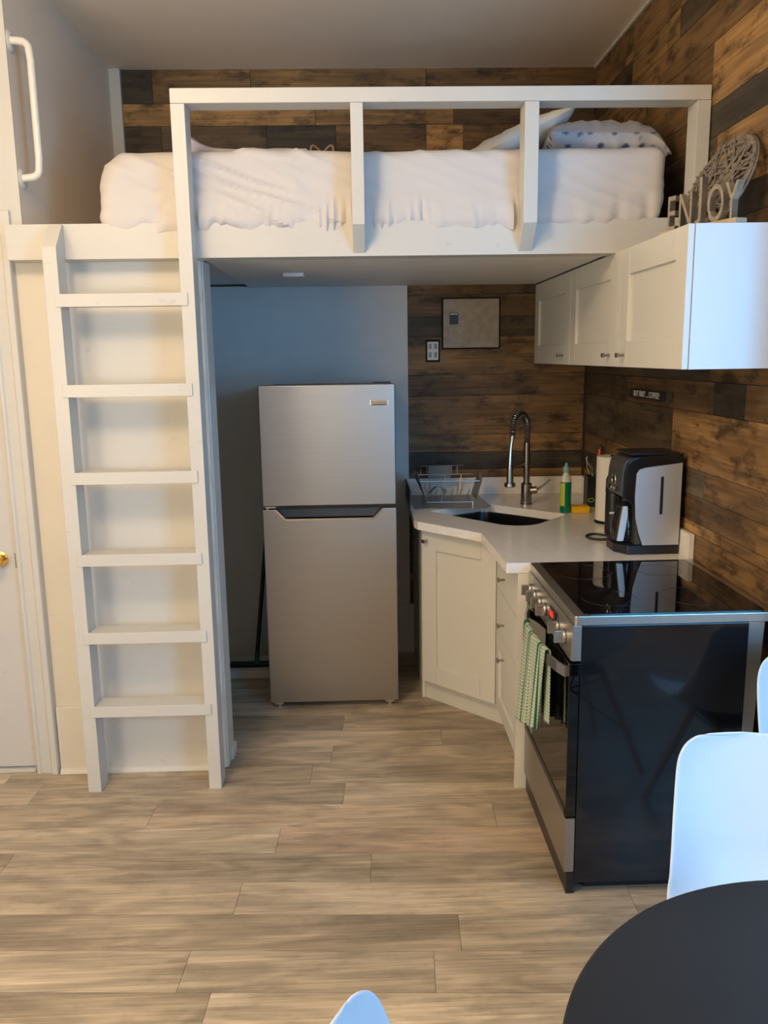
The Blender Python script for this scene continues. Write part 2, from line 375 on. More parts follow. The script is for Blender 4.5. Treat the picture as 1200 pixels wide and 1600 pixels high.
# ---------------------------------------------------------------- plank surfaces
def planks(name, rows, plane, axis_range, m, cols, lens, gap=0.0012, rot=None, thick=0.012, exceptions=(), flipn=1):
    """rows: list of (lo, hi, [joints]) ; plane: function (along, across, depth)->xyz ; every plank a bevel-less slab on one mesh"""
    bm = bmesh.new(); data = []
    for ri, (lo, hi, joints) in enumerate(rows):
        a0, a1 = axis_range
        js = [a0] + [j for j in joints if a0 < j < a1] + [a1]
        for k in range(len(js) - 1):
            s0, s1 = js[k] + gap / 2, js[k + 1] - gap / 2; b0, b1 = lo + gap / 2, hi - gap / 2
            if s1 <= s0: continue
            q = [bm.verts.new(plane(s, b, d)) for d in (0, thick) for s, b in ((s0, b0), (s1, b0), (s1, b1), (s0, b1))]
            fs = [bm.faces.new((q[0], q[1], q[2], q[3]))] + [bm.faces.new((q[i], q[(i + 1) % 4], q[4 + (i + 1) % 4], q[4 + i])) for i in range(4)]
            c = random.choice(cols)
            for (el, eh, es, ec) in exceptions:
                if lo - .01 <= el and hi + .01 >= eh and js[k] <= es <= js[k + 1]: c = ec
            f = random.uniform(0.88, 1.12) * (1.2 if m != 'floor' else 1); c = tuple(x * f for x in c[:3])
            data.append((fs, c, (random.uniform(-9, 9), random.uniform(-9, 9), random.uniform(-9, 9))))
    lc = bm.loops.layers.float_color.new('plank_colour'); lo_ = bm.loops.layers.float_color.new('plank_offset')
    for fs, c, o in data:
        for f in fs:
            for l in f.loops: l[lc] = (*c, 1); l[lo_] = (*o, 1)
    bmesh.ops.recalc_face_normals(bm, faces=bm.faces)
    if rot: bmesh.ops.rotate(bm, verts=bm.verts, cent=(0, 2.8, 0), matrix=Matrix.Rotation(rot, 3, 'Z'))
    me = bpy.data.meshes.new(name); bm.to_mesh(me); bm.free()
    ob = bpy.data.objects.new(name, me); COL.objects.link(ob); me.materials.append(M[m])
    return tag(ob, kind='structure')

# floor: joints measured where the photograph shows them
frows = []
known = {1.925: [-.48, .21], 2.085: [-1.3, .29 - 0.001], 2.24: [-.39, .83], 2.40: [-1.2, .02, 1.3], 2.56: [-.31, 1.0], 2.72: [-.80, .461], 2.88: [-1.3, -.1, 1.1], 3.04: [-.242, .9], 3.20: [-.172, 1.05], 3.36: [-.9, .3], 3.52: [-.144, 1.1]}
W = 0.157; base = 1.925
for i in range(-25, 19):
    lo = base + i * W
    js = None
    for k, v in known.items():
        if abs(k - lo) < 0.05 and 0 <= i < 11: js = v
    if js is None:
        s = random.uniform(-3, -1.8); js = [s + 1.22 * k for k in range(6)]
    else:
        js = sorted(set(js + [min(js) - 1.22, max(js) + 1.22]))
    frows.append((lo, lo + W, js))
FC = [(.44, .36, .26), (.41, .335, .245), (.48, .395, .29), (.375, .305, .22), (.50, .415, .305)]
fl = planks('floor', frows, lambda s, b, d: (s, b, -d), (-2.6, 2.6), 'floor', FC, None, gap=0.0012, rot=-0.047, exceptions=((2.72 + .03, 2.72 + .05, -.1, (.52, .41, .29)), (2.56 + .03, 2.57 + .03, .5, (.47, .36, .26))))
sub = MB().box(-2.7, 2.7, -2.2, 5, -0.05, -0.012).build('floor_base', 'darkgap', flat=True); tag(sub, kind='structure')

# reclaimed wood walls
D1 = (.082, .052, .026); D2 = (.048, .036, .022); B1 = (.19, .105, .038); B2 = (.24, .135, .045); B3 = (.14, .078, .030); T1 = (.36, .20, .07); G1 = (.095, .070, .045)
zb = [-.02, .15, .35, .46, .66, .77, .88, .994, 1.036, 1.132, 1.229, 1.437, 1.549, 1.748, 1.851, 1.966, 2.075, 2.17, 2.37, 2.475, 2.68, 2.806, 2.913, 3.08]
def wrows(a0, a1, seed):
    r = random.Random(seed); rows = []
    for lo, hi in zip(zb, zb[1:]):
        js = []; s = a0 + r.uniform(0.05, .5)
        while s < a1: js.append(s); s += r.choice([0.32, .45, .6, .8, 1.1])
        rows.append([lo, hi, js])
    return rows
rb = wrows(-1.2, 1.22, 3)
def setj(rows, z, js):
    for r in rows:
        if r[0] <= z < r[1]: r[2] = js
setj(rb, 3.0, [-1.01, -.52, .36]); setj(rb, 2.85, [-.2, .5, 1.0]); setj(rb, 2.75, [-.98, -.45, -.1, .36, .55]); setj(rb, 2.6, [-.8, -.35, .36, .8])
for z, js in ((1.9, []), (1.8, [.46]), (1.65, []), (1.5, []), (1.33, []), (1.18, []), (1.08, []), (1.01, [])): setj(rb, z, js)
bx = ((2.913 + .01, 3.06, -1.1, D2), (2.93, 3.06, -.8, B1), (2.93, 3.06, 0, B2), (2.93, 3.06, .8, B3), (2.82, 2.90, -.6, T1), (2.82, 2.90, .1, B2), (2.82, 2.9, .7, B3),
      (2.7, 2.79, -1.05, D1), (2.7, 2.79, -.7, D1), (2.7, 2.79, -.3, D2), (2.7, 2.79, .1, B3), (2.7, 2.79, .45, T1), (2.7, 2.79, .9, B1), (2.5, 2.67, -.5, D1), (2.5, 2.67, .1, D1), (2.5, 2.67, .5, D2), (2.5, 2.67, 1.0, B1),
      (1.97, 2.06, .8, D1), (1.86, 1.96, .8, B3), (1.76, 1.84, .3, D2), (1.76, 1.84, .8, D1), (1.56, 1.74, .8, B1), (1.44, 1.54, .8, B3), (1.24, 1.43, .8, B1), (1.14, 1.22, .8, B1), (1.04, 1.12, .8, D2), (1.0, 1.03, .8, B2))
planks('wall_back', rb, lambda s, b, d: (s, YB - .0 + d, b), (-1.2, 1.22), 'barnX', [B1, B3, D1, B2], None, gap=0.002, exceptions=bx)
rr = wrows(2.29, 4.51, 11)
setj(rr, 2.42, [2.52, 3.16, 3.95]); setj(rr, 2.25, [2.95, 3.5]); setj(rr, 2.58, [3.02, 3.7]); setj(rr, 2.75, [2.62, 3.55]); setj(rr, 2.86, [2.75, 3.35, 3.9]); setj(rr, 3.0, [3.35, 3.9])
setj(rr, 1.5, [2.62, 2.86, 3.8]); setj(rr, 1.33, [3.23, 3.98]); setj(rr, 1.18, [2.9, 3.5]); setj(rr, 1.65, [2.9, 3.6])
rx = ((2.38, 2.47, 2.8, D2), (2.38, 2.47, 3.4, B3), (2.18, 2.36, 2.6, T1), (2.18, 2.36, 3.2, D1), (2.18, 2.36, 3.8, D1), (2.48, 2.67, 2.8, T1), (2.48, 2.67, 3.3, B1), (2.7, 2.8, 3.0, B1), (2.7, 2.8, 2.5, B2), (2.82, 2.9, 3.0, D1), (2.82, 2.9, 3.6, B2), (2.93, 3.06, 3.0, B2), (2.93, 3.06, 3.6, B1),
      (1.56, 1.74, 2.5, B3), (1.56, 1.74, 3.2, D2), (1.56, 1.74, 4.0, D1), (1.45, 1.54, 2.5, B3), (1.45, 1.54, 2.75, D2), (1.45, 1.54, 3.3, B3), (1.24, 1.43, 2.6, B1), (1.24, 1.43, 3.6, D1), (1.14, 1.22, 2.5, B3), (1.14, 1.22, 3.2, G1), (1.04, 1.13, 3, B3), (1.0, 1.03, 3, T1), (.89, .99, 3, B1), (2.08, 2.16, 3, D2))
planks('wall_right', rr, lambda s, b, d: (XR + d, s, b), (2.29, 4.51), 'barnY', [B1, B3, D1, B2, G1], None, gap=0.002, exceptions=rx)
struct('wall_right_base', MB().box(XR + .012, XR + .1, 2.291, 4.62, -.05, ZC + .05), 'darkgap', flat=True)
struct('wall_back_base', MB().box(-1.3, XR + .1, YB + .013, YB + .1, -.05, ZC + .05), 'darkgap', flat=True)
# grey painted part of the back wall, under the loft
struct('wall_niche', MB().box(XL, .256, YB - .012, YB + .012, 0, 2.02), 'wall_grey', flat=True)
struct('baseboard_niche', MB().box(XL, .29, YB - .026, YB - .012, 0, .283, .002), 'wall_grey')
struct('wall_left', MB().box(XL - .1, XL, YD + .002, YB + .1, 2.131, ZC).box(XL - .1, XL, YD + .13, YB + .1, 0, 2.131), 'wall_loft', flat=True)
struct('trim_12', MB().box(XL - .12, XL + .001, YD - .004, YD + .0015, 2.13, ZC), 'paint')
struct('ceiling', MB().box(-2.4, 2.3, -2.2, YB + .1, ZC, ZC + .08), 'ceiling', flat=True)
# wall with the door, seen from the room, its front face at y = 3.19
door_l, door_r, door_t = -2.12, -1.352, 2.095
struct('wall_front', MB().box(door_r, -.58, YD, YD + .125, 0, 2.03), 'wall_white', flat=True)
struct('wall_front_upper', MB().box(-2.4, XL - .1005, YD + .002, YD + .12, door_t, ZC), 'wall_white', flat=True)
struct('wall_front_left', MB().box(-2.4, door_l, YD, YD + .125, 0, door_t), 'wall_white', flat=True)
# casing of the door with stepped mouldings
cp = [(-1.350, YD + .02), (-1.350, YD - .012), (-1.343, YD - .017), (-1.335, YD - .017), (-1.328, YD - .011), (-1.290, YD - .016), (-1.284, YD - .026), (-1.262, YD - .028), (-1.256, YD - .02), (-1.252, YD + .01)]
struct('trim_1', MB().prism(cp, 0, 2.10), 'paint')
struct('trim_2', MB().box(-2.2, -1.252, YD - .02, YD + .01, 2.100, 2.19, .004), 'paint')
# jamb of the niche opening with rounded bead and small plinth
struct('trim_4', MB().box(-.64, -.575, YD - .012, YD + .0, 0, 2.01, .005).box(-.582, -.568, YD - .006, YD + .13, 0, 2.01, .005), 'paint')
struct('trim_5', MB().box(-.60, -.558, YD + .05, YD + .14, 0, .05, .008), 'paint')
struct('baseboard_front', MB().box(-1.252, -.60, YD - .014, YD, .0, .283, .003), 'wall_white')
struct('trim_6', MB().prism([(YD - .03, 0), (YD - .014, 0), (YD - .014, .02), (YD - .02, .018), (YD - .027, .01)], -1.25, -.60, 'x'), 'paint')
struct('trim_7', MB().box(XL - .002, XL + .054, YB - .03, YB, 2.03, ZC, .004), 'paint')                   # batten in the loft corner
struct('trim_8', MB().box(XR - .014, XR, 2.29, YB - .02, ZC - .014, ZC, .003), 'paint')       # cove strip at the ceiling
struct('trim_9', MB().box(XR - .012, XR, YB - .012, YB, .99, 1.61), 'darktrim')               # dark corner bead
struct('trim_10', MB().box(-1.36, -2.12, YD - .0, YD + .06, -.0, .012), 'paint')
# rest of the room behind the camera
struct('wall_room_left', MB().box(-2.4, -2.3, -2.2, YD, 0, ZC), 'wall_white', flat=True)
struct('wall_room_right', MB().box(2.1, 2.2, -2.2, -.7, 0, ZC).box(2.1, 2.2, .75, 2.3, 0, ZC).box(2.1, 2.2, -.7, .75, 0, .85).box(2.1, 2.2, -.7, .75, 2.4, ZC), 'wall_white', flat=True)
struct('wall_right_return', MB().box(XR + .0, 2.2, 2.2, 2.289, 0, ZC), 'wall_white', flat=True)
wn = MB().box(-2.4, 2.2, -2.2, -2.1, 0, ZC)
struct('wall_room_back', wn, 'wall_white', flat=True)

# door leaf
door = struct('door_1', MB().box(door_l + .006, door_r - .004, YD + .008, YD + .045, .022, door_t - .006, .002), 'door_paint')
kb = MB().lathe([(.004, 0), (.030, 0.0), (.030, -.006), (.012, -.010), (.012, -.03), (.020, -.036), (.028, -.048), (.029, -.058), (.024, -.070), (.012, -.077), (.001, -.078)], (-1.418, YD + .008, .897), 28, 'y')
kb.build('door_knob', 'brass', door, label='polished brass door knob')
MB().box(-1.36, -1.3545, YD + .0, YD + .012, .86, .92, .001).build('latch_plate', 'nickel', door)
struct('trim_11', MB().box(-1.356, -1.350, YD + .03, YD + .06, 0.02, 2.1), 'darkgap', flat=True)

# ---------------------------------------------------------------- loft platform
loft = thing('loft_platform', (0, YD, 2.007), 'white painted loft platform that carries the bed over the fridge niche', 'loft')
MB().box(-1.245, XR - .004, 3.10, YD - .001, 2.007, 2.129, .003).build('front_beam', 'paint', loft)
MB().box(XL + .001, XR - .004, YD + .0, YB - .014, 2.031, 2.128).box(-.566, .93, YD + .005, YB - .014, 2.014, 2.03).box(.93, XR - .004, YD + .005, YB - .014, 2.024, 2.03).build('deck', 'soffit', loft)

rail = thing('loft_railing', (.3, 3.05, 2.007), 'white wooden guard rail of square timber along the open edge of the loft bed', 'railing')
MB().box(-.620, XR - .004, 3.009, 3.099, 2.497, 2.545, .003).build('top_rail', 'paint', rail)
for x0, x1 in ((-.016, .027), (.578, .627)):
    MB().prism([(3.009, 2.4965), (3.009, 2.104), (3.099, 2.018), (3.099, 2.4965)], x0, x1, 'x', .002).build('post', 'paint', rail)
MB().box(1.170, XR - .004, 3.009, 3.099, 2.128, 2.4965, .002).build('post', 'paint', rail)

lad = thing('loft_ladder', (-.83, 3.05, 0), 'white painted fixed wooden ladder with six rungs leading up to the loft bed', 'ladder')
MB().prism([(3.009, 0), (3.099, 0), (3.099, 2.125), (3.090, 2.125), (3.009, 2.04)], -1.088, -1.038, 'x', .002).build('stile', 'paint', lad)
MB().box(-.620, -.572, 3.009, 3.099, 0, 2.4965, .002).build('stile', 'paint', lad, label='tall right stile running up to the rail')
for i, z in enumerate((1.880, 1.567, 1.253, .948, .647, .353)):
    dx = random.uniform(-.002, .002)
    MB().box(-1.0375, -.6205, 3.011, 3.098, z - .040, z, .002).box(-1.055 + dx, -.597 + dx, 3.004, 3.0088, z - .042, z + .002, .001).build('rung', 'paint', lad)

# ---------------------------------------------------------------- bed
def rounded_box_mesh(x0, x1, y0, y1, z0, z1, radf, step, disp):
    bm = bmesh.new()
    nx, ny, nz = max(2, int((x1 - x0) / step)), max(2, int((y1 - y0) / (step * 3))), max(2, int((z1 - z0) / step))
    idx = {}
    def V(i, j, k):
        key = (i, j, k)
        if key not in idx:
            p = Vector((x0 + (x1 - x0) * i / nx, y0 + (y1 - y0) * j / ny, z0 + (z1 - z0) * k / nz))
            r = radf(p)
            q = Vector((min(max(p.x, x0 + r), x1 - r), min(max(p.y, y0 + r), y1 - r), min(max(p.z, z0 + r * .6), z1 - r)))
            d = p - q
            if d.length > 1e-9:
                n = d.normalized(); p = q + n * r * (1 if p.z > (z0 + z1) / 2 else 1)
            else: n = Vector((0, 0, 1))
            p = p + n * disp(p, n)
            idx[key] = bm.verts.new(p)
        return idx[key]
    for i in range(nx):
        for j in range(ny):
            for k in (0, nz): bm.faces.new((V(i, j, k), V(i + 1, j, k), V(i + 1, j + 1, k), V(i, j + 1, k)))
    for i in range(nx):
        for k in range(nz):
            for j in (0, ny): bm.faces.new((V(i, j, k), V(i + 1, j, k), V(i + 1, j, k + 1), V(i, j, k + 1)))
    for j in range(ny):
        for k in range(nz):
            for i in (0, nx): bm.faces.new((V(i, j, k), V(i, j + 1, k), V(i, j + 1, k + 1), V(i, j, k + 1)))
    return bm
def m_rad(p):
    k = min(1, max(0, (p.z - 2.20) / .10)); k = k * k * (3 - 2 * k); l = min(1, max(0, (p.x + .9) / .4))
    return .050 + (.050 - .055 * l) * k
def m_disp(p, n):
    h = (p.z - 2.13) / .25
    low = max(0, 1 - h / .42)
    # gathers at the lower hem, slanting with position, and long soft pulls higher up
    s = p.x * 26 + p.z * 22 * math.sin(p.x * 2.3) + 2.2 * noise.noise(Vector((p.x * 5, p.z * 6, 1)))
    g = (math.sin(s * 1.7) * .5 + .5) ** 2 * noise.noise(Vector((p.x * 9, 3, p.z * 3))) * 2.2
    d = .011 * low * g
    d += .010 * noise.noise(Vector((p.x * 3.2, p.y * 3, p.z * 9)))
    left = max(0, 1 - abs(p.x + .45) / .5)
    ridge = 1 - abs(noise.noise(Vector((p.x * 3.0 + 2, p.z * 16 + p.x * 6, .4)))) * 2
    d += .016 * max(0, ridge - .45) * (0.45 + left)
    d += .007 * noise.noise(Vector((p.x * 14, p.y * 9, p.z * 14))) * low
    return d
def hem(bm):
    for v in bm.verts:
        if v.co.y < 3.20:
            k = max(0, 1 - (v.co.z - 2.127) / .11); f = max(0, min(1, (3.20 - v.co.y) / .06))
            v.co.y -= (.030 + .004 * noise.noise(Vector((v.co.x * 7, 1, 0)))) * k * f
            if v.co.z < 2.18 and v.co.y < 3.13: v.co.z -= max(0, .010 + .007 * noise.noise(Vector((v.co.x * 9, 7, 0))) + .004 * noise.noise(Vector((v.co.x * 30, 7, 0)))) * (1 - (v.co.z - 2.127) / .06)
            v.co.y = max(v.co.y, 3.1005) if any(a < v.co.x < b for a, b in ((-.63, -.56), (-.03, .04), (.565, .64), (1.1, 1.3))) else v.co.y
mb = MB(); mb.bm.free(); mb.bm = rounded_box_mesh(-.918, 1.112, 3.118, 4.46, 2.127, 2.377, m_rad, .0085, m_disp); hem(mb.bm)
o = mb.build('mattress', 'sheet'); tag(o, 'thick mattress in a white fitted sheet on the loft', 'mattress')

def pillow(name, size, thick, loc, rot, m, n=46, wr=.006, seed=0):
    mb = MB(); bm = mb.bm; rows = []
    sx, sy = size
    for side in (1, -1):
        g = []
        for i in range(n + 1):
            r = []
            for j in range(n + 1):
                u = -1 + 2 * i / n; v = -1 + 2 * j / n
                e = max(0, (1 - abs(u) ** 3.2)) ** .5 * max(0, (1 - abs(v) ** 3.2)) ** .5
                pin = 1 - .07 * (1 - u * u) * v * v; pin2 = 1 - .07 * (1 - v * v) * u * u
                wz = wr * (noise.noise(Vector((u * 6 + seed, v * 2.2, side))) + .6 * noise.noise(Vector((u * 13, v * 4 + seed, side)))) * (0.3 + e)
                r.append(Vector((u * sx / 2 * pin2, v * sy / 2 * pin, side * (e * thick / 2) + wz * (1 if e > 0 else 0))))
            g.append(r)
        V = [[bm.verts.new(p) for p in r] for r in g]
        for i in range(n):
            for j in range(n): bm.faces.new((V[i][j], V[i + 1][j], V[i + 1][j + 1], V[i][j + 1]))
    bmesh.ops.remove_doubles(bm, verts=bm.verts, dist=.0005)
    R = Matrix.Rotation(rot[2], 3, 'Z') @ Matrix.Rotation(rot[1], 3, 'Y') @ Matrix.Rotation(rot[0], 3, 'X')
    for v in bm.verts: v.co = R @ v.co + Vector(loc)
    return mb
mb = pillow('p', (.47, .62), .155, (.955, 3.56, 2.449), (-.02, .03, 0), 'floral', seed=4, wr=.011)
for v in mb.bm.verts:   # right end droops over the mattress edge
    t = max(0, v.co.x - 1.08) / .13
    v.co.z -= .10 * t * t; v.co.x -= .02 * t * t
o = mb.build('pillow', 'floral'); tag(o, 'plump pale pillow with blue grey flowers at the right end of the mattress', 'pillow', 'pillows on the loft bed')
o = pillow('p', (.48, .60), .11, (.61, 3.60, 2.462), (0, -.42, 0), 'pillow', seed=9, wr=.004).build('pillow', 'pillow')
tag(o, 'plain off-white pillow tilted up behind the flowered pillow', 'pillow', 'pillows on the loft bed')
# folded blanket lying along the front edge
def bl(u, v):
    x = -.66 + .50 * u; w = 2 * PI * v
    hgt = .020 + .030 * math.exp(-((u - .06) / .13) ** 2); 
    if u > .96: hgt *= max(.25, (1 - u) / .04)
    cy = 3.42; hw = .16
    y = cy + hw * math.cos(w); s = math.sin(w)
    z = 2.384 + hgt * (1 + (abs(s) ** .5) * (1 if s > 0 else -1)) * .9 + .004 * noise.noise(Vector((x * 18, y * 10, s)))
    return Vector((x, y, z))
o = MB().grid(bl, 60, 24)
bmesh.ops.remove_doubles(o.bm, verts=o.bm.verts, dist=.0004); bmesh.ops.holes_fill(o.bm, edges=[e for e in o.bm.edges if len(e.link_faces) == 1], sides=100)
bl_o = o.build('folded_blanket', 'blanket'); tag(bl_o, 'thin folded pinkish grey blanket lying on the mattress behind the rail', 'blanket')
lp = []
for k in range(25):
    a = 2 * PI * k / 24
    lp.append((-.125 + .042 * math.sin(a), 3.30 + .01 * math.cos(a * 2), 2.402 + .020 * math.sin(2 * a) * .9 + .010 * abs(math.sin(a))))
MB().tube(lp, .004, 8).tube([(-.165, 3.31, 2.40), (-.14, 3.30, 2.405), (-.125, 3.30, 2.402)], .0045, 8).build('drawstring', 'orange', bl_o, label='tan cord tied in loops')

# ---------------------------------------------------------------- grab bar on the loft's left wall
gb = thing('grab_bar', (XL, 3.24, 2.28), 'white tubular grab bar screwed to the left wall above the ladder', 'grab bar')
pa = [(XL + .006, 3.215, 2.765), (XL + .04, 3.215, 2.762)] + [(XL + .04 + .030 * math.sin(t), 3.215, 2.732 + .03 * math.cos(t)) for t in (0.4, .8, 1.2)] + [(XL + .072, 3.215, 2.70), (XL + .072, 3.215, 2.37)] + [(XL + .04 + .030 * math.sin(t), 3.215, 2.338 - .03 * math.cos(t)) for t in (1.2, .8, .4)] + [(XL + .04, 3.215, 2.308), (XL + .006, 3.215, 2.305)]
MB().tube(pa, .0135, 14).build('bar', 'enamel', gb)
for z in (2.765, 2.305):
    f = MB().lathe([(.036, 0), (.036, .004), (.028, .009), (.016, .010)], (XL, 3.228, z), 24, 'x').build('flange', 'enamel', gb)
    for dz in (.024, -.024): MB().lathe([(.005, 0), (.005, .002), (.001, .004)], (XL + .006, 3.228, z + dz), 12, 'x').build('screw', 'enamel', f)

# ---------------------------------------------------------------- ceiling alarm under loft
o = MB().box(-.325, -.235, 3.72, 3.80, 1.996, 2.0135, .004).build('alarm_sensor', 'white'); tag(o, 'small white box sensor fixed under the loft above the fridge', 'sensor')

# ---------------------------------------------------------------- fridge
fr = thing('refrigerator', (-.152, 4.06, 0), 'tall stainless steel fridge with freezer on top standing in the niche', 'refrigerator')
fx0, fx1, fy = -.4585, .1545, 3.751
MB().box(fx0 + .002, fx1 - .002, fy + .07, fy + .66, .035, 1.516, .004).build('body', 'fridge_side', fr)
f1 = MB().box(fx0, fx1, fy, fy + .062, .983, 1.532, .006, 3).build('freezer_door', 'steel', fr)
# lower door with a scooped recess for the hand
zt = .968; zs = .925
pl = [(fx0, .030), (fx1, .030), (fx1, zt), (.088, zt), (.050, zs), (-.352, zs), (-.392, zt), (fx0, zt)]
f2 = MB().prism(pl, fy, fy + .062, 'y', .004).build('fridge_door', 'steel', fr)
MB().prism([(-.388, zt - .002), (-.352, zs + .002), (.050, zs + .002), (.084, zt - .002)], fy + .035, fy + .06, 'y').build('handle_recess', 'fridge_side', f2)
hp = [(-.394, zt), (-.353, zs), (.051, zs), (.090, zt)]
h = MB()
for a, b in zip(hp, hp[1:]):
    d = Vector((b[0] - a[0], 0, b[1] - a[1])).normalized(); nn = Vector((d.z, 0, -d.x)) * .008
    h.prism([(a[0], a[1]), (b[0], b[1]), (b[0] + nn.x, b[1] + nn.z), (a[0] + nn.x, a[1] + nn.z)], fy - .006, fy + .03, 'y')
h.build('handle_trim', 'chrome', f2, label='bright chrome lip of the handle recess')
MB().box(.042, .124, fy - .003, fy + .001, 1.436, 1.462, .002).build('badge', 'chrome', f1, label='silver maker badge')
put_text('badge_lettering', 'FRIGIDAIRE', .0135, (1, 0, 0), (0, 0, 1), (.083, fy - .0035, 1.450), 'black', f1, .0004, 1.02)
MB().box(.052, .116, fy - .0037, fy - .002, 1.4385, 1.4425).build('badge_line', 'black', f1)
MB().cyl((fx0 + .02, fy + .02, .968), (fx0 + .02, fy + .02, .984), .009).box(fx0 + .012, fx0 + .06, fy + .01, fy + .05, .974, .981).build('hinge', 'steel2', fr)
MB().box(fx0 + .006, fx1 - .006, fy + .03, fy + .068, .966, .986).build('door_gasket', 'black', fr)
MB().box(.06, .14, fy + .071, fy + .13, 1.5165, 1.538, .003).build('hinge_cover', 'black', fr)
for x in (fx0 + .04, fx1 - .04, ):
    MB().box(x - .022, x + .022, fy + .01, fy + .05, .016, .034, .003).cyl((x, fy + .03, 0), (x, fy + .03, .018), .014).build('foot', 'steel2', fr)
for x in (fx0 + .04, fx1 - .04): MB().cyl((x, fy + .6, 0), (x, fy + .6, .036), .02).build('foot', 'black', fr)

# ---------------------------------------------------------------- broom and box in the niche
br = thing('broom', (-.60, 4.20, 0.045), 'push broom with a black handle and teal socket leaning behind the fridge', 'broom')
MB().cyl((-.577, 4.20, .085), (-.475, 4.30, 1.05), .011).build('handle', 'black', br)
MB().cyl((-.578, 4.20, .062), (-.572, 4.205, .125), .014, .012).build('socket', 'teal', br, label='teal plastic socket')
MB().box(-.72, -.475, 4.185, 4.225, .048, .068, .006).build('head', 'black', br)
MB().box(-.72, -.475, 4.187, 4.223, .004 + .0405, .052).build('bristles', 'bristle', br)
o = MB().box(-.80, -.475, 4.14, 4.36, 0, .043, .003).build('storage_box', 'plastic_box'); tag(o, 'low flat pale box on the floor under the broom head', 'box')

# ---------------------------------------------------------------- breaker panel and outlet
bp_ = thing('breaker_panel', (.593, YB, 1.69), 'cream metal electrical panel door with a small dark blue window', 'electrical panel')
MB().box(.437, .749, YB - .006, YB, 1.682, 1.951, .001).build('frame', 'darkgap', bp_)
MB().box(.445, .741, YB - .022, YB - .006, 1.690, 1.943, .004).build('door', 'panelmetal', bp_)
MB().box(.478, .524, YB - .0245, YB - .021, 1.812, 1.872, .001).build('window', 'bluewin', bp_, label='small dark blue window')
MB().box(.482, .520, YB - .0255, YB - .024, 1.862, 1.868).build('window_edge', 'white', bp_)
ol = thing('wall_outlet', (.39, YB, 1.623), 'white double wall outlet with black surround beside the electrical panel', 'outlet')
MB().box(.352, .428, YB - .006, YB, 1.617, 1.735, .001).build('surround', 'darkgap', ol)
op = MB().box(.3605, .4195, YB - .013, YB - .006, 1.628, 1.724, .002).build('plate', 'white', ol)
for x in (.375, .404):
    for z in (1.655, 1.700): MB().box(x - .008, x + .008, YB - .0145, YB - .0125, z - .014, z + .014, .001).build('socket', 'greyslot', op)

# ---------------------------------------------------------------- shaker doors
def shaker_x(x, y0, y1, z0, z1, fw=.085, t=.019):
    """door in the plane facing -x, front face at x"""
    b = MB()
    b.box(x, x + t, y0, y0 + fw, z0, z1, .0028).box(x, x + t, y1 - fw, y1, z0, z1, .0028)
    b.box(x + .0003, x + t, y0 + fw + .0, y1 - fw - .0, z0, z0 + fw, .0028).box(x + .0003, x + t, y0 + fw + .0, y1 - fw - .0, z1 - fw, z1, .0028)
    b.box(x + .011, x + t - .002, y0 + fw - .002, y1 - fw + .002, z0 + fw - .002, z1 - fw + .002)
    return b
def knob_x(x, y, z):
    return MB().cyl((x, y, z), (x - .022, y, z), .0045, seg=12).box(x - .030, x - .021, y - .0115, y + .0115, z - .008, z + .008, .0015)
cx, cz0, cz1 = .934, 1.603, 2.010
uc1 = thing('wall_cabinet', (1.08, 2.74, cz0), 'nearest white wall cabinet with one door, bluish end panel toward the room', 'cabinet', 'upper kitchen cabinets')
MB().box(cx + .0205, XR - .004, 2.442, 3.046, cz0, cz1, .001).build('body', 'cab', uc1)
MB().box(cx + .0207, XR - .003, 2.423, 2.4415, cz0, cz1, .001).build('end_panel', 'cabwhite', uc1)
d = shaker_x(cx, 2.424, 3.034, cz0, cz1, .09).build('door', 'cab', uc1)
knob_x(cx, 2.962, 1.645).build('knob', 'nickel', d, label='dark square-ended knob')
uc2 = thing('wall_cabinet', (1.08, 3.78, cz0), 'far cream wall cabinet with two doors under the loft in the corner', 'cabinet', 'upper kitchen cabinets')
MB().box(cx + .0205, XR - .004, 3.048, YB - .004, cz0, cz1, .001).build('body', 'cab', uc2)
MB().box(cx - .0, cx + .02, 3.037, 3.062, cz0, cz1, .001).build('filler_strip', 'cab', uc2)
for (a, b, ky) in ((3.064, 3.742, 3.135), (3.746, YB - .006, 3.855)):
    d = shaker_x(cx, a, b, cz0, cz1, .09).build('door', 'cab', uc2)
    knob_x(cx, ky, 1.645).build('knob', 'nickel', d, label='dark square-ended knob')

# ornaments on top of the near cabinet
sg = thing('word_ornament', (1.075, 2.64, cz1), 'weathered wooden ENJOY letters on a pale base on the near wall cabinet', 'ornament')
A = Vector((.977, 2.72, 0)); Bp = Vector((1.088, 2.435, 0)); dr = (Bp - A).normalized(); nrm = Vector((dr.y, -dr.x, 0))
p0 = A - dr * .01; p1 = Bp + dr * .0 + Vector((0, 0, 0))
w = Vector((-dr.y, dr.x, 0)) * .022
MB().prism([tuple((p0 + w)[:2]), tuple((p1 + w)[:2]), tuple((p1 - w)[:2]), tuple((p0 - w)[:2])], cz1, cz1 + .016, 'z', .002).build('base', 'plankpale', sg)
for i, ch in enumerate('ENJOY'):
    pos = A + (Bp - A) * ((i + .5) / 5); pos.z = cz1 + .016 + .068
    me = put_text('letter', ch, .150, dr, (0, 0, 1), pos, 'letter', sg, .011, .56 if ch != 'J' else .7)
    # settle on the base
    zmin = min(v.co.z for v in me.data.vertices); me.data.transform(Matrix.Translation((0, 0, .016 - zmin)))
    me.data.materials.append(M['galv'])
    for p in me.data.polygons:
        if abs(p.normal.z) < .3 and abs(p.normal.dot(dr)) > .8: p.material_index = 1
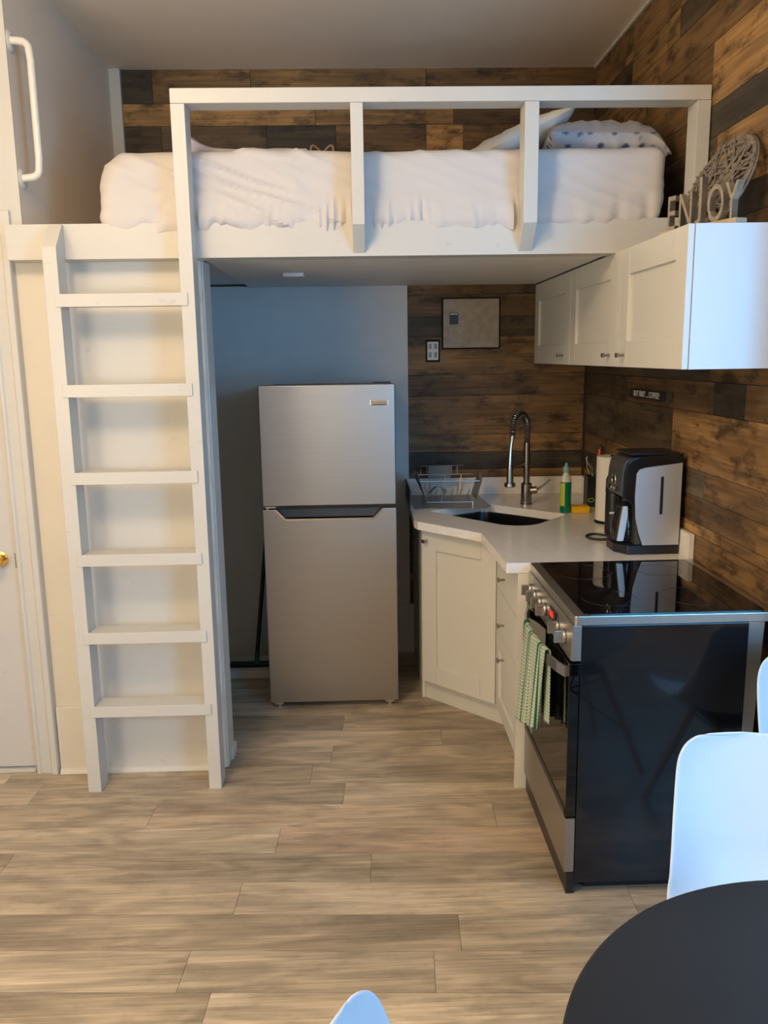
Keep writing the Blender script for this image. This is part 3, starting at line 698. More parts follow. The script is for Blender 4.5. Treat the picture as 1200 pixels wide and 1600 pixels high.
# twig disc leaning on the wall
td = MB(); R = .158; c0 = Vector((1.128, 2.695, 2.160)); hz = Vector((-.163, .987, 0)); nh_ = Vector((.987, .163, 0)); lean = nh_ * math.sin(.43) + Vector((0, 0, math.cos(.43))); dn = hz.cross(lean)
if dn.x > 0: dn = -dn
def DP(a, b, off=0): return c0 + hz * (a * R) + lean * (b * R) + dn * off
for k in range(4):
    td.tube([DP(math.cos(2 * PI * i / 40) * (1 - k * .018), math.sin(2 * PI * i / 40) * (1 - k * .018), (k % 2) * .008 - .002) for i in range(40)], .0045, 6, closed=True)
rnd = random.Random(5)
for k in range(70):
    a = rnd.uniform(0, 2 * PI); b = a + rnd.uniform(1.5, 4.2); off = rnd.uniform(-.006, .014)
    p = (math.cos(a), math.sin(a)); q = (math.cos(b), math.sin(b)); bow = rnd.uniform(-.12, .12)
    pts = [DP(p[0] + (q[0] - p[0]) * t + bow * math.sin(PI * t) * -(q[1] - p[1]) * .5, p[1] + (q[1] - p[1]) * t + bow * math.sin(PI * t) * (q[0] - p[0]) * .5, off) for t in (0, .25, .5, .75, 1)]
    td.tube(pts, rnd.uniform(.0022, .0045), 6)
o = td.build('wicker_disc', 'twig'); tag(o, 'round grey woven twig disc leaning on the wall behind the letters', 'ornament')

# small wall sign
sn = thing('wall_sign', (XR, 3.48, 1.462), 'narrow black lettered coffee sign on the plank wall under the cabinets', 'sign')
MB().box(XR - .022, XR, 3.25, 3.713, 1.460, 1.497, .001).build('board', 'black', sn)
MB().box(XR - .0225, XR - .002, 3.235, 3.2505, 1.4585, 1.4985, .001).build('end_cap', 'cmgrey', sn)
put_text('lettering', 'BUT FIRST ... COFFEE!', .034, (0, -1, 0), (0, 0, 1), (XR - .0225, 3.485, 1.478), 'whitebright', sn, .0004, .98)

# ---------------------------------------------------------------- base cabinets
CT = .90; ct0 = .862
bc = thing('corner_cabinet', (.7, 3.95, 0), 'cream corner sink cabinet with an angled shaker door', 'cabinet')
P0 = Vector((.273, 3.800, 0)); P1 = Vector((.578, 3.487, 0)); dd = (P1 - P0).normalized(); nin = Vector((-dd.y, dd.x, 0))
if nin.y < 0: nin = -nin
def quad_prism(a, b, depth0, depth1, z0, z1, bev=0.0):
    """slab along a-b offset inward between depth0 and depth1"""
    q = [a + nin * depth0, b + nin * depth0, b + nin * depth1, a + nin * depth1]
    return MB().prism([(v.x, v.y) for v in q], z0, z1, 'z', bev)
MB().prism([(.277, 3.845), (.277, YB - .014), (XR - .004, YB - .014), (XR - .004, 3.51), (.595, 3.51), (.590, 3.535), ], .10, ct0 - .006 - .55).build('body', 'cab', bc)
MB().box(.276, .292, 3.845, YB - .014, .0, ct0 - .002, .001).build('side_panel', 'cab', bc)
quad_prism(P0 + dd * .0, P1 - dd * .0, .020, .036, .09, ct0 - .004).build('front_frame', 'cab', bc)
quad_prism(P0 + dd * -.030, P1 + dd * .04, .050, .064, 0, .106).build('toe_kick', 'cab', bc)
def bar(a0, a1, z0, z1, t0=0.0, t1=.019, bev=.0012):
    q = quad_prism(P0 + dd * a0, P0 + dd * a1, t0, t1, z0, z1, bev); return q
Ld = (P1 - P0).length; dz0, dz1 = .108, ct0 - .012; fw = .088
dm = MB()
for (a0, a1, z0, z1, t0, bv) in ((0.004, fw, dz0, dz1, 0, .0028), (Ld - fw, Ld - .004, dz0, dz1, 0, .0028), (fw, Ld - fw, dz0, dz0 + fw, .0003, .0028), (fw, Ld - fw, dz1 - fw, dz1, .0003, .0028), (fw - .002, Ld - fw + .002, dz0 + fw - .002, dz1 - fw + .002, .012, 0)):
    q = [P0 + dd * a0 + nin * t0, P0 + dd * a1 + nin * t0, P0 + dd * a1 + nin * .019, P0 + dd * a0 + nin * .019]
    dm.prism([(v.x, v.y) for v in q], z0, z1, 'z', bv)
d = dm.build('door', 'cab', bc)
kp = P0 + dd * .035; kz = .805
k1 = kp - nin * .022; k2 = kp - nin * .030
kk = MB().cyl((kp.x, kp.y, kz), (k1.x, k1.y, kz), .0045, seg=12)
q = [kp + dd * s - nin * t for s, t in ((-.011, .021), (.011, .021), (.011, .031), (-.011, .031))]
kk.prism([(v.x, v.y) for v in q], kz - .008, kz + .008, 'z', .001)
kk.build('knob', 'nickel', d, label='dark square-ended knob')

dc = thing('drawer_cabinet', (.8, 3.22, 0), 'narrow cream drawer cabinet between the sink corner and the range', 'cabinet')
dx = .578
MB().box(dx + .021, XR - .004, 2.975, 3.507, .10, ct0 - .002).build('body', 'cab', dc)
MB().box(dx + .055, dx + .070, 2.975, 3.495, 0, .10).build('toe_kick', 'cab', dc)
MB().box(.568, XR - .004, 2.952, 2.972, 0, ct0 - .001, .001).build('end_panel', 'cab', dc)
for (z0, z1, fwz, kzz) in ((.668, ct0 - .012, .0, .742), (.470, .664, .0, .545), (.108, .466, .07, .393)):
    b = MB()
    if fwz: b = shaker_x(dx, 2.977, 3.484, z0, z1, fwz)
    else: b.box(dx, dx + .019, 2.977, 3.484, z0, z1, .0015)
    d = b.build('drawer_front', 'cab', dc)
    knob_x(dx, 3.29, kzz).build('knob', 'nickel', d, label='metal knob')

# ---------------------------------------------------------------- worktop with a cut-out for the sink
def round_poly(pts, rad, n=7):
    out = []; N_ = len(pts)
    for i in range(N_):
        a = Vector(pts[i - 1]); b = Vector(pts[i]); c = Vector(pts[(i + 1) % N_]); r = rad[i] if isinstance(rad, (list, tuple)) else rad
        if r <= 0: out.append(tuple(b)); continue
        u = (a - b).normalized(); v = (c - b).normalized(); ang = u.angle(v); t = r / math.tan(ang / 2)
        p = b + u * t; q = b + v * t; ctr = b + (u + v).normalized() * (r / math.sin(ang / 2))
        a0 = math.atan2(p.y - ctr.y, p.x - ctr.x); a1 = math.atan2(q.y - ctr.y, q.x - ctr.x)
        dlt = (a1 - a0 + PI) % (2 * PI) - PI
        for k in range(n + 1): out.append((ctr.x + r * math.cos(a0 + dlt * k / n), ctr.y + r * math.sin(a0 + dlt * k / n)))
    return out
outer = round_poly([(.238, YB - .013), (.240, 3.800), (.252, 3.755), (.507, 3.474), (.524, 2.948), (XR - .003, 2.948), (XR - .003, YB - .013)], [0, .01, .01, .015, .006, 0, 0], 4)
sinkA = [(.325, 4.005), (.705, 3.545), (.972, 3.862), (.622, 4.195)]
inner = round_poly(sinkA, [.018, .13, .03, .05], 9)
def plate_with_hole(outer, inner, z0, z1):
    bm = bmesh.new()
    def loop(pts, z):
        vs = [bm.verts.new((p[0], p[1], z)) for p in pts]; es = [bm.edges.new((vs[i], vs[(i + 1) % len(vs)])) for i in range(len(vs))]; return vs, es
    vo, eo = loop(outer, z1); vi, ei = loop(inner, z1)
    bmesh.ops.triangle_fill(bm, edges=eo + ei, use_beauty=True)
    wo, fo = loop(outer, z0); wi, fi = loop(inner, z0)
    bmesh.ops.triangle_fill(bm, edges=fo + fi, use_beauty=True)
    for a, b in ((vo, wo), (vi, wi)):
        for i in range(len(a)): bm.faces.new((a[i], a[(i + 1) % len(a)], b[(i + 1) % len(a)], b[i]))
    return bm
wt = thing('worktop', (.7, 3.8, ct0), 'pale quartz worktop wrapping the corner with a low upstand', 'worktop')
mb = MB(); mb.bm.free(); mb.bm = plate_with_hole(outer, inner, ct0, CT); mb.build('slab', 'quartz', wt)
MB().box(.242, XR - .003, YB - .032, YB - .013, CT, .994, .002).build('upstand', 'quartz', wt)
MB().box(XR - .022, XR - .002, 2.95, YB - .033, CT, .994, .002).build('upstand', 'quartz', wt)
MB().box(.2375, .2425, 4.10, YB - .013, CT, .990).build('end_strip', 'fridge_side', wt)

# sink bowl: shell below the cut-out
def scale_poly(pts, f):
    c = Vector((sum(p[0] for p in pts) / len(pts), sum(p[1] for p in pts) / len(pts)))
    return [tuple(c + (Vector(p) - c) * f) for p in pts]
sk = thing('sink', (.65, 3.9, .70), 'dark steel corner sink set under the worktop', 'sink')
bm = bmesh.new(); prev = None
for f, z in ((1.035, ct0 - .002), (1.005, ct0 - .0015), (1.0, ct0 - .006), (.985, .74), (.95, .715), (.88, .708), (.12, .700)):
    pts = scale_poly(inner, f); ring = [bm.verts.new((p[0], p[1], z)) for p in pts]
    if prev:
        for i in range(len(ring)): bm.faces.new((prev[i], prev[(i + 1) % len(ring)], ring[(i + 1) % len(ring)], ring[i]))
    prev = ring
bm.faces.new(prev)
mb = MB(); mb.bm.free(); mb.bm = bm; mb.build('bowl', 'sink', sk)
MB().lathe([(.042, .0005), (.040, .004), (.028, .002), (.02, .001)], (.65, 3.91, .7005), 28).build('drain', 'chrome', sk)

# faucet
fc = thing('faucet', (.833, 4.145, CT), 'brushed nickel spring faucet with a pull-down spray head and side lever', 'faucet')
MB().lathe([(.030, 0), (.030, .006), (.0275, .008), (.0275, .106), (.024, .110)], (.833, 4.145, CT)).build('base', 'nickel', fc)
MB().cyl((.833, 4.145, 1.008), (.832, 4.145, 1.215), .0165).lathe([(.019, 0), (.019, .02)], (.8325, 4.145, 1.10)).build('riser', 'nickel', fc)
tip = Vector((.737, 4.030, 1.258)); top = Vector((.832, 4.145, 1.215)); hd = Vector((tip.x - top.x, tip.y - top.y, 0)); Lh = hd.length; hd.normalize()
cpts = [top + Vector((0, 0, .005 * k)) for k in range(0, 16)]
cz = 1.295
for k in range(0, 41):
    a = PI * k / 40
    cpts.append(Vector((top.x, top.y, cz)) + hd * (Lh / 2 * (1 - math.cos(a))) + Vector((0, 0, .072 * math.sin(a))))
for k in range(1, 5): cpts.append(Vector((tip.x, tip.y, cz - (cz - tip.z) * k / 4)))
# helix coil round the arc
def helix(path, r, turns):
    out = []; n = len(path); up = Vector((hd.y, -hd.x, 0)); N_ = turns * 10
    for i in range(N_ + 1):
        t = i / N_ * (n - 1); k = min(int(t), n - 2); f = t - k; p = path[k].lerp(path[k + 1], f)
        tg = (path[min(k + 2, n - 1)] - path[max(k - 1, 0)]).normalized(); w = tg.cross(up).normalized(); a = 2 * PI * i / 10
        out.append(p + up * math.cos(a) * r + w * math.sin(a) * r)
    return out
MB().tube(helix(cpts, .0145, 30), .0032, 6).build('spring', 'nickel', fc)
MB().tube(cpts, .0085, 10).build('hose', 'rubber', fc)
lowt = Vector((.724, 4.012, 1.118))
MB().cyl(tip + Vector((0, 0, .004)), tip - Vector((0, 0, .014)), .013).tube([tip, tip.lerp(lowt, .4) + Vector((-.003, 0, 0)), lowt], .0085, 12).build('down_tube', 'chrome', fc)
MB().lathe([(.012, .10), (.015, .085), (.017, .02), (.017, .012), (.027, .010), (.028, -.006), (.022, -.010)], (.724, 4.010, 1.022)).build('spray_head', 'nickel', fc)
MB().tube([(.831, 4.142, 1.112), (.785, 4.085, 1.105), (.733, 4.022, 1.098)], .0035, 8).build('holder_arm', 'nickel', fc)
MB().cyl((.855, 4.14, .972), (.885, 4.132, .976), .019).build('valve', 'nickel', fc)
MB().tube([(.885, 4.132, .978), (.915, 4.12, 1.0), (.945, 4.11, 1.030)], [.006, .005, .0045], 10).build('lever', 'nickel', fc)

# drain tray and dish rack
tr = round_poly([(.258, 4.055), (.36, 4.06), (.60, 4.03), (.645, 4.10), (.63, 4.462), (.258, 4.462)], .02, 4)
o = MB().prism(tr, CT + .0005, CT + .004, 'z').build('draining_mat', 'mat_tray'); tag(o, 'thin grey draining mat on the worktop left of the sink', 'mat')
rk = thing('dish_rack', (.44, 4.22, CT + .004), 'folding wire dish rack with grey side panels standing on the draining mat', 'dish rack')
x0, x1, y0, y1, zt_, zb_ = .290, .590, 4.12, 4.36, 1.030, .920
wr = MB()
wr.tube([(x0, y0, zt_), (x1, y0, zt_), (x1, y1, zt_), (x0, y1, zt_)], .0030, 8, closed=True)
wr.tube([(x0 + .03, y0 + .02, zb_), (x1 - .03, y0 + .02, zb_), (x1 - .03, y1 - .02, zb_), (x0 + .03, y1 - .02, zb_)], .0030, 8, closed=True)
for i in range(7):
    x = x0 + .02 + (x1 - x0 - .04) * i / 6; xb = x0 + .04 + (x1 - x0 - .08) * i / 6
    if i in (0, 2, 4, 6): wr.tube([(x, y0, zt_), (xb, y0 + .02, zb_)], .0020, 6)
    wr.tube([(xb, y0 + .02, zb_), (xb, y1 - .02, zb_)], .0018, 6)
    if i in (1, 3, 5): wr.tube([(x, y1, zt_), (xb, y1 - .02, zb_)], .0020, 6)
for i in range(5):
    xb = x0 + .07 + i * .042
    wr.tube([(xb, y0 + .05, zb_), (xb + .025, y0 + .09, zb_ + .055), (xb + .012, y0 + .13, zb_)], .0020, 6)
wr.build('wire_basket', 'wire', rk)
for x, y in ((x0 + .03, y0 + .02), (x1 - .03, y0 + .02), (x0 + .03, y1 - .02), (x1 - .03, y1 - .02)):
    MB().cyl((x, y, CT + .004), (x, y, zb_ + .003), .0035, seg=8).build('foot', 'chrome', rk)
MB().grid(lambda u, v: Vector((x0 - .012 + .045 * v - .0, y0 + .02 + (y1 - y0 - .04) * u, 1.075 - .15 * v - .05 * u * (1 - v))), 4, 4).build('side_panel', 'mesh', rk, solid=.002, label='grey panel')
MB().grid(lambda u, v: Vector((x1 + .018 - .030 * v, y0 + .02 + (y1 - y0 - .04) * u, 1.030 + .045 * (1 - abs(u - .45) * 2) * (1 - v) - .10 * v)), 10, 4).build('side_panel', 'mesh', rk, solid=.002, label='grey panel')
MB().box(.352, .470, y1 - .002, y1 + .002, 1.012, 1.078).build('back_panel', 'mesh', rk, label='grey panel')
bb = MB()
bb.tube([(.312, y1, zt_), (.312, y1, 1.078), (.535, y1, 1.078), (.535, y1, zt_)], .0025, 6)
for x in (.345, .475, .505): bb.tube([(x, y1, zt_), (x, y1, 1.078)], .0022, 6)
bb.build('cutlery_frame', 'wire', rk)
MB().grid(lambda u, v: Vector((.33 + .09 * u + .03 * v, y0 + .05 + .12 * v, zb_ + .004 + .075 * math.sin(PI * (0.15 + .7 * u)) * (1 - .3 * v))), 8, 6).build('plate_holder', 'steel2', rk, solid=.0015)

# soap, sponge
so = thing('soap_bottle', (.975, 3.905, CT), 'green dish soap bottle with a yellow green label and pale blue cap', 'bottle')
MB().lathe([(.024, 0), (.0265, .006), (.0265, .13), (.0255, .15)], (.975, 3.905, CT), 28, sy=.7).build('bottle', 'soap', so)
MB().lathe([(.0255, .150), (.024, .168), (.013, .190), (.012, .198)], (.975, 3.905, CT), 28, sy=.7).build('neck', 'clear', so, label='clear empty upper part of the bottle')
MB().lathe([(.015, .197), (.016, .215), (.013, .222), (.007, .228), (.006, .238), (.004, .241)], (.975, 3.905, CT), 24).build('cap', 'soapcap', so, label='pale blue green cap')
MB().grid(lambda u, v: Vector((.975 + .0270 * math.cos(math.radians(150 + 100 * u)), 3.905 + .0270 * .7 * math.sin(math.radians(150 + 100 * u)) - .0004, CT + .035 + .11 * v)), 14, 3).build('label_sticker', 'labelg', so, label='yellow green sticker')
MB().cyl((.951, 3.893, CT + .165), (.951, 3.893, CT + .19), .008).build('tag', 'labelg', so) if False else None
sp = thing('sponge', (1.045, 3.90, CT), 'yellow kitchen sponge beside the green soap bottle', 'sponge')
MB().box(1.003, 1.085, 3.872, 3.935, CT + .0005, CT + .026, .004).build('foam', 'yellow', sp)
MB().box(1.003, 1.085, 3.872, 3.935, CT + .0262, CT + .033, .002).build('scouring_pad', 'yellow', sp)

# utensil holder with utensils, paper towel, canister
uh = thing('utensil_holder', (1.148, 4.07, CT), 'black rectangular utensil holder in the worktop corner', 'utensil holder')
hb = MB()
for a in ((1.115, 1.119, 4.035, 4.105), (1.177, 1.181, 4.035, 4.105), (1.1192, 1.1768, 4.035, 4.039), (1.1192, 1.1768, 4.101, 4.105)): hb.box(*a, CT, 1.052)
hb.box(1.1192, 1.1768, 4.0392, 4.1008, CT, CT + .004); hb.build('body', 'black', uh)
MB().tube([(1.135 + .014 * math.cos(2 * PI * k / 20), 4.0345, .935 + .009 * math.sin(2 * PI * k / 20)) for k in range(20)], .0018, 6, closed=True).build('emblem', 'labelg', uh, label='green oval emblem')
ws = MB()
for k in range(5):
    a = PI * k / 5; pts = []
    for i in range(13):
        t = i / 12; rr_ = .014 * math.sin(PI * t) ** .8; pts.append(Vector((1.150 - .030 * t, 4.07, 1.045 + .075 * t)) + Vector((math.cos(a), math.sin(a) * .6, 0)) * rr_)
    ws.tube(pts, .0014, 5)
ws.tube([(1.150, 4.07, .915), (1.150, 4.07, 1.05)], .003, 6); ws.tube([(1.120, 4.07, 1.12), (1.114, 4.07, 1.140), (1.121, 4.07, 1.150)], .003, 6)
o = ws.build('whisk', 'chrome'); tag(o, 'shiny wire utensil sticking up out of the black holder', 'utensil')
pe = thing('kitchen_tool', (1.165, 4.085, .915), 'black and red handled kitchen tool standing tallest in the black holder', 'utensil')
MB().tube([(1.163, 4.085, .915), (1.166, 4.085, 1.05), (1.176, 4.085, 1.11), (1.188, 4.085, 1.16), (1.190, 4.085, 1.19), (1.180, 4.085, 1.205)], [.006, .008, .010, .011, .011, .007], 10).build('handle', 'black', pe)
MB().tube([(1.176, 4.074, 1.14), (1.181, 4.073, 1.165), (1.181, 4.073, 1.185)], [.008, .010, .008], 10).build('inset', 'red', pe, label='red grip inset')
pt = thing('paper_towel_roll', (1.118, 3.66, CT), 'tall roll of white paper towel behind the coffee maker', 'paper towel')
MB().lathe([(.070, 0), (.070, .006)], (1.118, 3.66, CT)).cyl((1.118, 3.66, CT + .006), (1.118, 3.66, CT + .306), .008).build('stand', 'black', pt)
prof = [(.020, .012), (.0645, .012), (.066, .015), (.066, .296), (.0645, .300), (.022, .300), (.020, .298)]
rb2 = bmesh.new(); rings = []
for r, h in prof: rings.append([rb2.verts.new((1.118 + r * math.cos(2 * PI * k / 40), 3.66 + r * math.sin(2 * PI * k / 40), CT + h)) for k in range(40)])
for a, b in zip(rings, rings[1:] + rings[:1]):
    for k in range(40): rb2.faces.new((a[k], a[(k + 1) % 40], b[(k + 1) % 40], b[k]))
mb = MB(); mb.bm.free(); mb.bm = rb2; mb.build('roll', 'paper', pt)
cn = thing('coffee_grinder', (1.062, 3.42, CT), 'tall black cylinder with small white lettering behind the coffee maker', 'canister')
MB().lathe([(.036, 0), (.038, .004), (.038, .17), (.036, .174)], (1.062, 3.42, CT)).build('body', 'black', cn)
MB().lathe([(.0385, .176), (.039, .180), (.038, .232), (.032, .246), (.012, .250)], (1.062, 3.42, CT)).build('lid', 'black', cn)
MB().box(1.030, 1.060, 3.379, 3.3825, .992, 1.000).build('lettering', 'whitebright', cn, label='small white print')

# ---------------------------------------------------------------- coffee maker (faces -x)
cm = thing('coffee_maker', (1.09, 3.14, CT), 'black and silver drip coffee maker at the end of the worktop', 'coffee maker')
Y0, Y1 = 3.035, 3.245
bpx = round_poly([(.962, 3.095), (1.000, Y0), (1.195, Y0), (1.195, Y1), (1.000, Y1), (.962, 3.19)], [.03, .02, .008, .008, .02, .03], 5)
MB().prism(bpx, CT, CT + .034, 'z', .003).build('base', 'black', cm)
# silhouette in xz : back column and overhanging head
sil = [(1.030, .934), (1.194, .934), (1.194, 1.262)] + [(1.19, 1.276)] + [(1.020, 1.268), (.996, 1.262), (.980, 1.245), (.974, 1.215), (.968, 1.135), (.978, 1.122), (1.015, 1.098), (1.030, 1.09)]
MB().prism(sil, Y0 + .018, Y1 - .018, 'y', .003).build('body', 'cmgrey', cm)
for (a, b) in ((Y0 + .004, Y0 + .018), (Y1 - .018, Y1 - .004)):
    s2 = [(1.055, .934), (1.196, .934), (1.198, 1.283), (1.03, 1.272), (1.004, 1.262), (.988, 1.245), (.981, 1.21), (.979, 1.120), (1.008, 1.094), (1.018, 1.085), (1.028, 1.03)]
    MB().prism(s2, a, b, 'y', .003).build('side_frame', 'blackgloss', cm)
sp_ = [(1.054, .936), (1.192, .936), (1.193, 1.248), (1.055, 1.232), (1.032, 1.225), (1.022, 1.208), (1.019, 1.12), (1.024, 1.04), (1.037, .985)]
pa_ = MB().prism(sp_, Y0 - .002, Y0 + .004, 'y', .0015).build('side_panel', 'cmsilver', cm, label='silver side panel')
MB().box(1.113, 1.124, Y0 - .0035, Y0 - .001, 1.055, 1.198, .001).build('water_gauge', 'black', pa_, label='narrow dark water gauge')
MB().box(.9, .9, Y0, Y1, 1, 1) if False else None
MB().lathe([(.020, 0), (.020, -.003), (.016, -.004)], (.9735, 3.145, 1.175), 24, 'x').build('clock', 'black', cm)
MB().tube([(.9705, 3.145 + .022 * math.cos(2 * PI * k / 24), 1.175 + .022 * math.sin(2 * PI * k / 24)) for k in range(24)], .0018, 6, closed=True).build('clock_ring', 'chrome', cm)
for k in range(4):
    r = .009 if k in (0, 3) else .006
    MB().lathe([(r, 0), (r, -.004), (r * .7, -.006)], (.9700, 3.19 - .03 * k, 1.142), 16, 'x').build('button', 'chrome' if k in (1, 2) else 'black', cm)
MB().box(1.00, 1.19, Y0 + .02, Y1 - .02, 1.2755, 1.284, .003).build('lid', 'black', cm)
cd = []
for k in range(24):
    a = PI * .15 + PI * 1.5 * k / 23; cd.append((1.0 + .075 * math.cos(a) - .03, 3.30 + .05 * math.sin(a), CT + .006))
MB().tube([(1.12, 3.235, CT + .02), (1.08, 3.29, CT + .008)] + [(.975 + .05 * math.cos(PI * .5 + PI * k / 12), 3.335 + .055 * math.sin(PI * .5 + PI * k / 12), CT + .006) for k in range(13)] + [(1.0, 3.275, CT + .008), (1.06, 3.24, CT + .012)], .005, 8).build('cord', 'rubber', cm, label='black power cord looped on the worktop')
ca = thing('coffee_carafe', (1.01, 3.14, CT + .034), 'glass coffee carafe with a bright metal handle in the coffee maker', 'carafe')
MB().lathe([(.030, .0005), (.050, .004), (.056, .03), (.054, .07), (.044, .105), (.036, .125), (.036, .132)], (1.020, 3.14, CT + .034)).build('jug', 'glass', ca)
MB().lathe([(.038, .132), (.039, .142), (.028, .150), (.010, .152)], (1.020, 3.14, CT + .034)).build('lid', 'black', ca)
hpts = [(.950, 3.075, 1.078), (.944, 3.06, 1.075), (.942, 3.055, 1.04), (.947, 3.055, 1.0), (.955, 3.06, .96), (.960, 3.07, .948)]
hm = MB()
hf = [(.984, 1.082), (1.002, 1.082), (1.004, 1.05), (.998, 1.00), (.990, .948), (.966, .948), (.974, 1.01)]
hm.prism(hf, 3.060, 3.072, 'y', .002)
hm.build('handle', 'satin', ca, label='bright metal handle')
MB().box(.988, 1.004, 3.073, 3.100, 1.055, 1.075).build('handle_bracket', 'black', ca)

# ---------------------------------------------------------------- range
rg = thing('electric_range', (.9, 2.62, 0), 'freestanding black and stainless electric range with a glass cooktop', 'stove')
ry0, ry1, rx0, rx1 = 2.300, 2.944, .612, 1.205
MB().box(rx0 + .02, 1.128, ry0 + .002, ry1 - .002, .04, .872, .003).build('side_panel', 'blackgloss', rg)
MB().box(rx0 + .06, 1.18, ry0 + .04, ry1 - .04, 0, .04).build('plinth', 'black', rg)
MB().prism([(1.130, .08), (1.150, .08), (1.178, .872), (1.130, .872)], ry0 + .012, ry1 - .012, 'y').build('back_column', 'steel2', rg)
# cooktop rim and glass
ro = round_poly([(rx0 - .002, ry0), (rx1, ry0), (rx1, ry1), (rx0 - .002, ry1)], [.012, .004, .004, .012], 5)
MB().prism(ro, .873, .902, 'z', .003).build('cooktop_rim', 'steel2', rg)
gp = round_poly([(rx0 + .030, ry0 + .012), (rx1 - .026, ry0 + .012), (rx1 - .026, ry1 - .012), (rx0 + .030, ry1 - .012)], .015, 5)
ck = MB().prism(gp, .9015, .9045, 'z').build('cooktop_glass', 'blackglass', rg)
for (x, y, r) in ((.76, 2.47, .085), (.76, 2.79, .10), (1.03, 2.47, .10), (1.03, 2.79, .075)):
    MB().tube([(x + r * math.cos(2 * PI * k / 48), y + r * math.sin(2 * PI * k / 48), .9046) for k in range(48)], .0006, 4, closed=True).build('burner_ring', 'ring', ck)
# sloping control panel
MB().prism([(rx0 + .020, .872), (rx0 - .006, .872), (rx0 - .010, .765), (rx0 + .020, .765)], ry0 + .003, ry1 - .003, 'y', .002).build('control_panel', 'steel2', rg)
MB().box(rx0 - .0055, rx0 + .02, ry0 - .0005, ry0 + .004, .765, .873, .001).build('panel_end_cap', 'steel2', rg)
for y in (2.865, 2.785, 2.705, 2.625, 2.445, 2.360):
    kx = rx0 - .0095
    k_ = MB().lathe([(.021, 0.002), (.021, -.010), (.0195, -.013)], (kx, y, .822), 24, 'x').box(kx - .038, kx - .012, y - .0065, y + .0065, .803, .841, .002)
    ko = k_.build('control_knob', 'steel2', rg)
    MB().lathe([(.0215, -.004), (.0215, -.0065)], (kx, y, .822), 24, 'x').build('knob_ring', 'black', ko)
dp = MB().box(rx0 - .0125, rx0 + .0, 2.495, 2.580, .800, .850, .001).build('display', 'black', rg)
put_text('digits', '0:00', .028, (0, -1, 0), (0, 0, 1), (rx0 - .0135, 2.545, .832), 'led', dp, .0003)
for y in (2.515, 2.555): MB().lathe([(.004, 0), (.004, -.004), (.002, -.005)], (rx0 - .0125, y, .806), 10, 'x').build('button', 'chrome', rg)
# oven door, window, handle
od = MB().box(rx0 - .012, rx0 + .019, ry0 + .004, ry1 - .004, .262, .755, .003).build('oven_door', 'blackglass', rg)
MB().box(rx0 - .0145, rx0 - .0115, ry0 + .012, ry1 - .012, .262, .285, .001).build('door_trim', 'black', od)
hs = MB(); npt = 14
for i in range(npt):
    def hx(t): return rx0 - .016 - .042 * math.sin(PI * t) ** .7
    t0, t1 = i / npt, (i + 1) / npt; ya = 2.332 + .57 * t0; yb2 = 2.332 + .57 * t1
    xa, xb_ = hx(t0), hx(t1)
    hs.prism([(xa - .004, ya), (xb_ - .004, yb2), (xb_ + .004, yb2), (xa + .004, ya)], .705, .738, 'z')
for y in (2.336, 2.898): hs.box(rx0 - .020, rx0 - .0122, y - .008, y + .008, .708, .735)
bmesh.ops.remove_doubles(hs.bm, verts=hs.bm.verts, dist=.0002)
hs.build('handle', 'steel2', od, label='curved stainless handle')
MB().box(rx0 - .012, rx0 + .019, ry0 + .004, ry1 - .004, .075, .257, .003).build('storage_drawer', 'steel', rg, label='stainless storage drawer')
MB().box(rx0 - .004, rx0 + .02, ry0 + .006, ry1 - .006, .002, .072).build('kick_plate', 'black', rg)

# tea towel over the handle
def towel_fn(u, v):
    # u across (0 far .. 1 near), v from outer hem over the bar to the inner hem
    yf = 2.745 - .30 * u
    hxv = rx0 - .016 - .042 * math.sin(PI * (yf - 2.332) / .57) ** .7
    Lf = .365 - .10 * u; Lb = .24 + .0 * u
    tot = Lf + .03 + Lb; s = v * tot
    wob = .010 * math.sin(u * 21 + 1) + .006 * math.sin(u * 43)
    if s < Lf:
        d = Lf - s; k = d / Lf
        return Vector((hxv - .0095 + wob * k - .012 * k, yf + (.035 - .02 * u) * k, .741 - d))
    s -= Lf
    if s < .03:
        a = PI * s / .03; return Vector((hxv - .0095 * math.cos(a), yf, .741 + .0095 * math.sin(a)))
    d = s - .03; k = d / Lb
    return Vector((min(hxv + .0095 + .006 * math.sin(u * 19) * k, rx0 - .020), yf, .741 - d))
o = MB().grid(towel_fn, 90, 90, 'cloth').build('tea_towel', 'towel', solid=.003)
tag(o, 'green and white striped tea towel hanging on the oven handle', 'towel')

# ---------------------------------------------------------------- table and chairs
tb = thing('round_table', (.705, .828, 0), 'round charcoal dining table in the lower right foreground', 'table')
MB().lathe([(.452, .712), (.470, .718), (.4726, .728), (.4722, .737), (.468, .740), (.0005, .740)], (.705, .828, 0), 128).build('tabletop', 'table', tb)
MB().lathe([(.045, .03), (.035, .06), (.032, .66), (.09, .70), (.16, .711)], (.705, .828, 0), 32).build('pedestal', 'black', tb)
MB().lathe([(.24, 0), (.24, .008), (.22, .018), (.05, .031)], (.705, .828, 0), 48).build('base', 'black', tb)

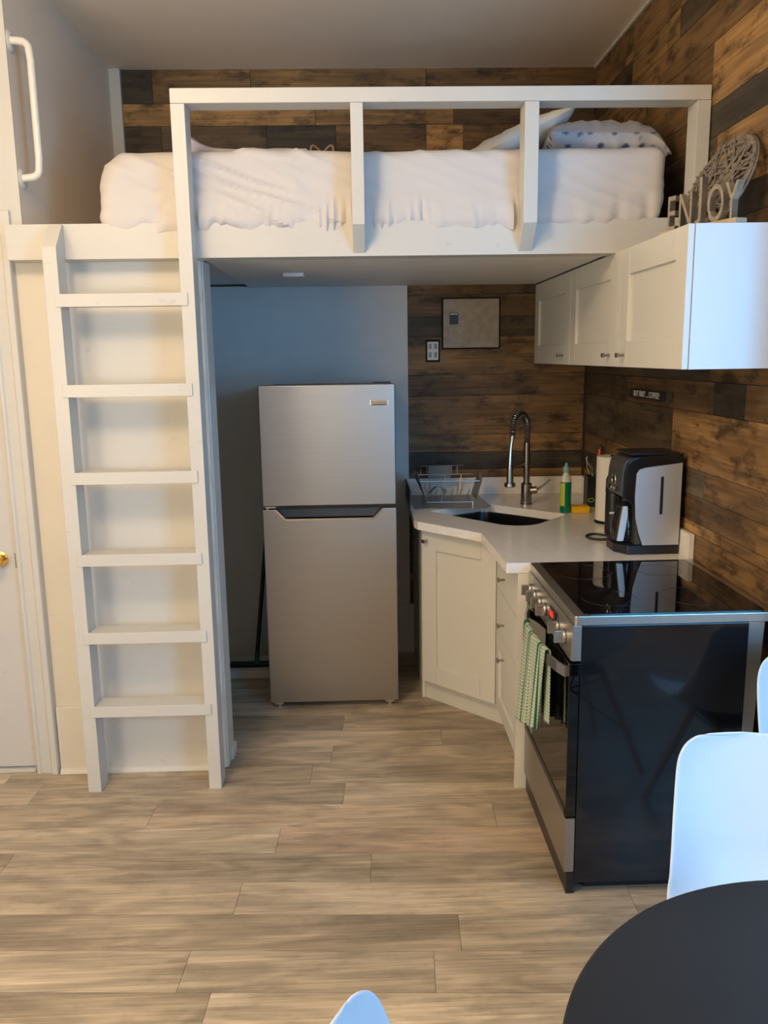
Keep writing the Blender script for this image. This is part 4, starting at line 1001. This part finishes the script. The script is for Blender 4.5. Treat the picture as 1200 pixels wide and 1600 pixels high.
prof_pts = [(-.262, .822), (-.246, .76), (-.228, .69), (-.208, .62), (-.182, .55), (-.140, .490), (-.080, .455), (0, .438), (.09, .436), (.16, .442), (.205, .440), (.222, .425)]
wid = [.150, .192, .207, .215, .222, .230, .234, .234, .230, .222, .205, .175]
def catm(a, t):
    n = len(a) - 1; x = t * n; i = min(int(x), n - 1); f = x - i
    g = lambda k: a[max(0, min(n, k))]
    p0, p1, p2, p3 = g(i - 1), g(i), g(i + 1), g(i + 2)
    return .5 * ((2 * p1) + (-p0 + p2) * f + (2 * p0 - 5 * p1 + 4 * p2 - p3) * f * f + (-p0 + 3 * p1 - 3 * p2 + p3) * f ** 3)
def shell_pt(s, t):
    y = catm([p[0] for p in prof_pts], s); z = catm([p[1] for p in prof_pts], s); w = catm(wid, s)
    w = .200 + .034 * min(1, s / .55) - .06 * max(0, (s - .8) / .2) ** 2
    if s < .13: w *= (1 - (1 - s / .13) ** 3) ** (1 / 3) * .74 + .26
    ds = .01
    ty = catm([p[0] for p in prof_pts], min(1, s + ds)) - catm([p[0] for p in prof_pts], max(0, s - ds)); tz = catm([p[1] for p in prof_pts], min(1, s + ds)) - catm([p[1] for p in prof_pts], max(0, s - ds))
    L = math.hypot(ty, tz); ny, nz = -tz / L, ty / L          # towards the sitter
    curl = (.045 + .045 * math.exp(-((s - .42) / .2) ** 2)) * abs(t) ** 2.6
    dip = 0
    if s < .1: z = z - (1 - s / .1) * 0
    top = 0
    curl *= min(1, w / .2) ** 1.5
    return Vector((t * w, y + ny * curl, z + nz * curl + top))
def make_chair(loc, rz, label):
    c = thing('shell_chair', loc, label, 'chair', 'white shell chairs round the table', rz)
    sh = MB().grid(lambda u, v: shell_pt(u, -1 + 2 * v), 60, 40).build('seat_shell', 'chair', c, local=True, solid=.006)
    md = sh.modifiers.new('sub', 'SUBSURF'); md.levels = 1; md.render_levels = 1
    for x, y in ((-.09, .10), (.09, .10), (-.09, -.08), (.09, -.08)):
        fx, fy_ = x * 2.5, (y - .01) * 2.1
        MB().cyl((x, y, .405), (fx, fy_, 0), .015, .010, 14).build('leg', 'beech', c, local=True)
    w = MB()
    for a, b in (((-.09, .10), (.09, -.08)), ((.09, .10), (-.09, -.08))):
        w.tube([(a[0] * 1.15, a[1] * 1.15, .385), (b[0] * 1.9, b[1] * 1.9, .17)], .004, 6); w.tube([(b[0] * 1.15, b[1] * 1.15, .385), (a[0] * 1.9, a[1] * 1.9, .17)], .004, 6)
    w.build('wire_brace', 'black', c, local=True)
    MB().box(-.10, .10, -.09, .11, .400, .424, .004).build('mount', 'black', c, local=True)
    return c
make_chair((.835, 1.435, 0), math.atan2(-.95, -.22) - PI / 2, 'white shell chair tucked behind the round table in front of the range')
make_chair((.168, .768, 0), -PI / 2 - .20, 'white shell chair left of the round table, only its back top in view')
make_chair((1.275, 1.93, 0), PI - .05, 'white shell chair at the right edge of the picture, beside the range')
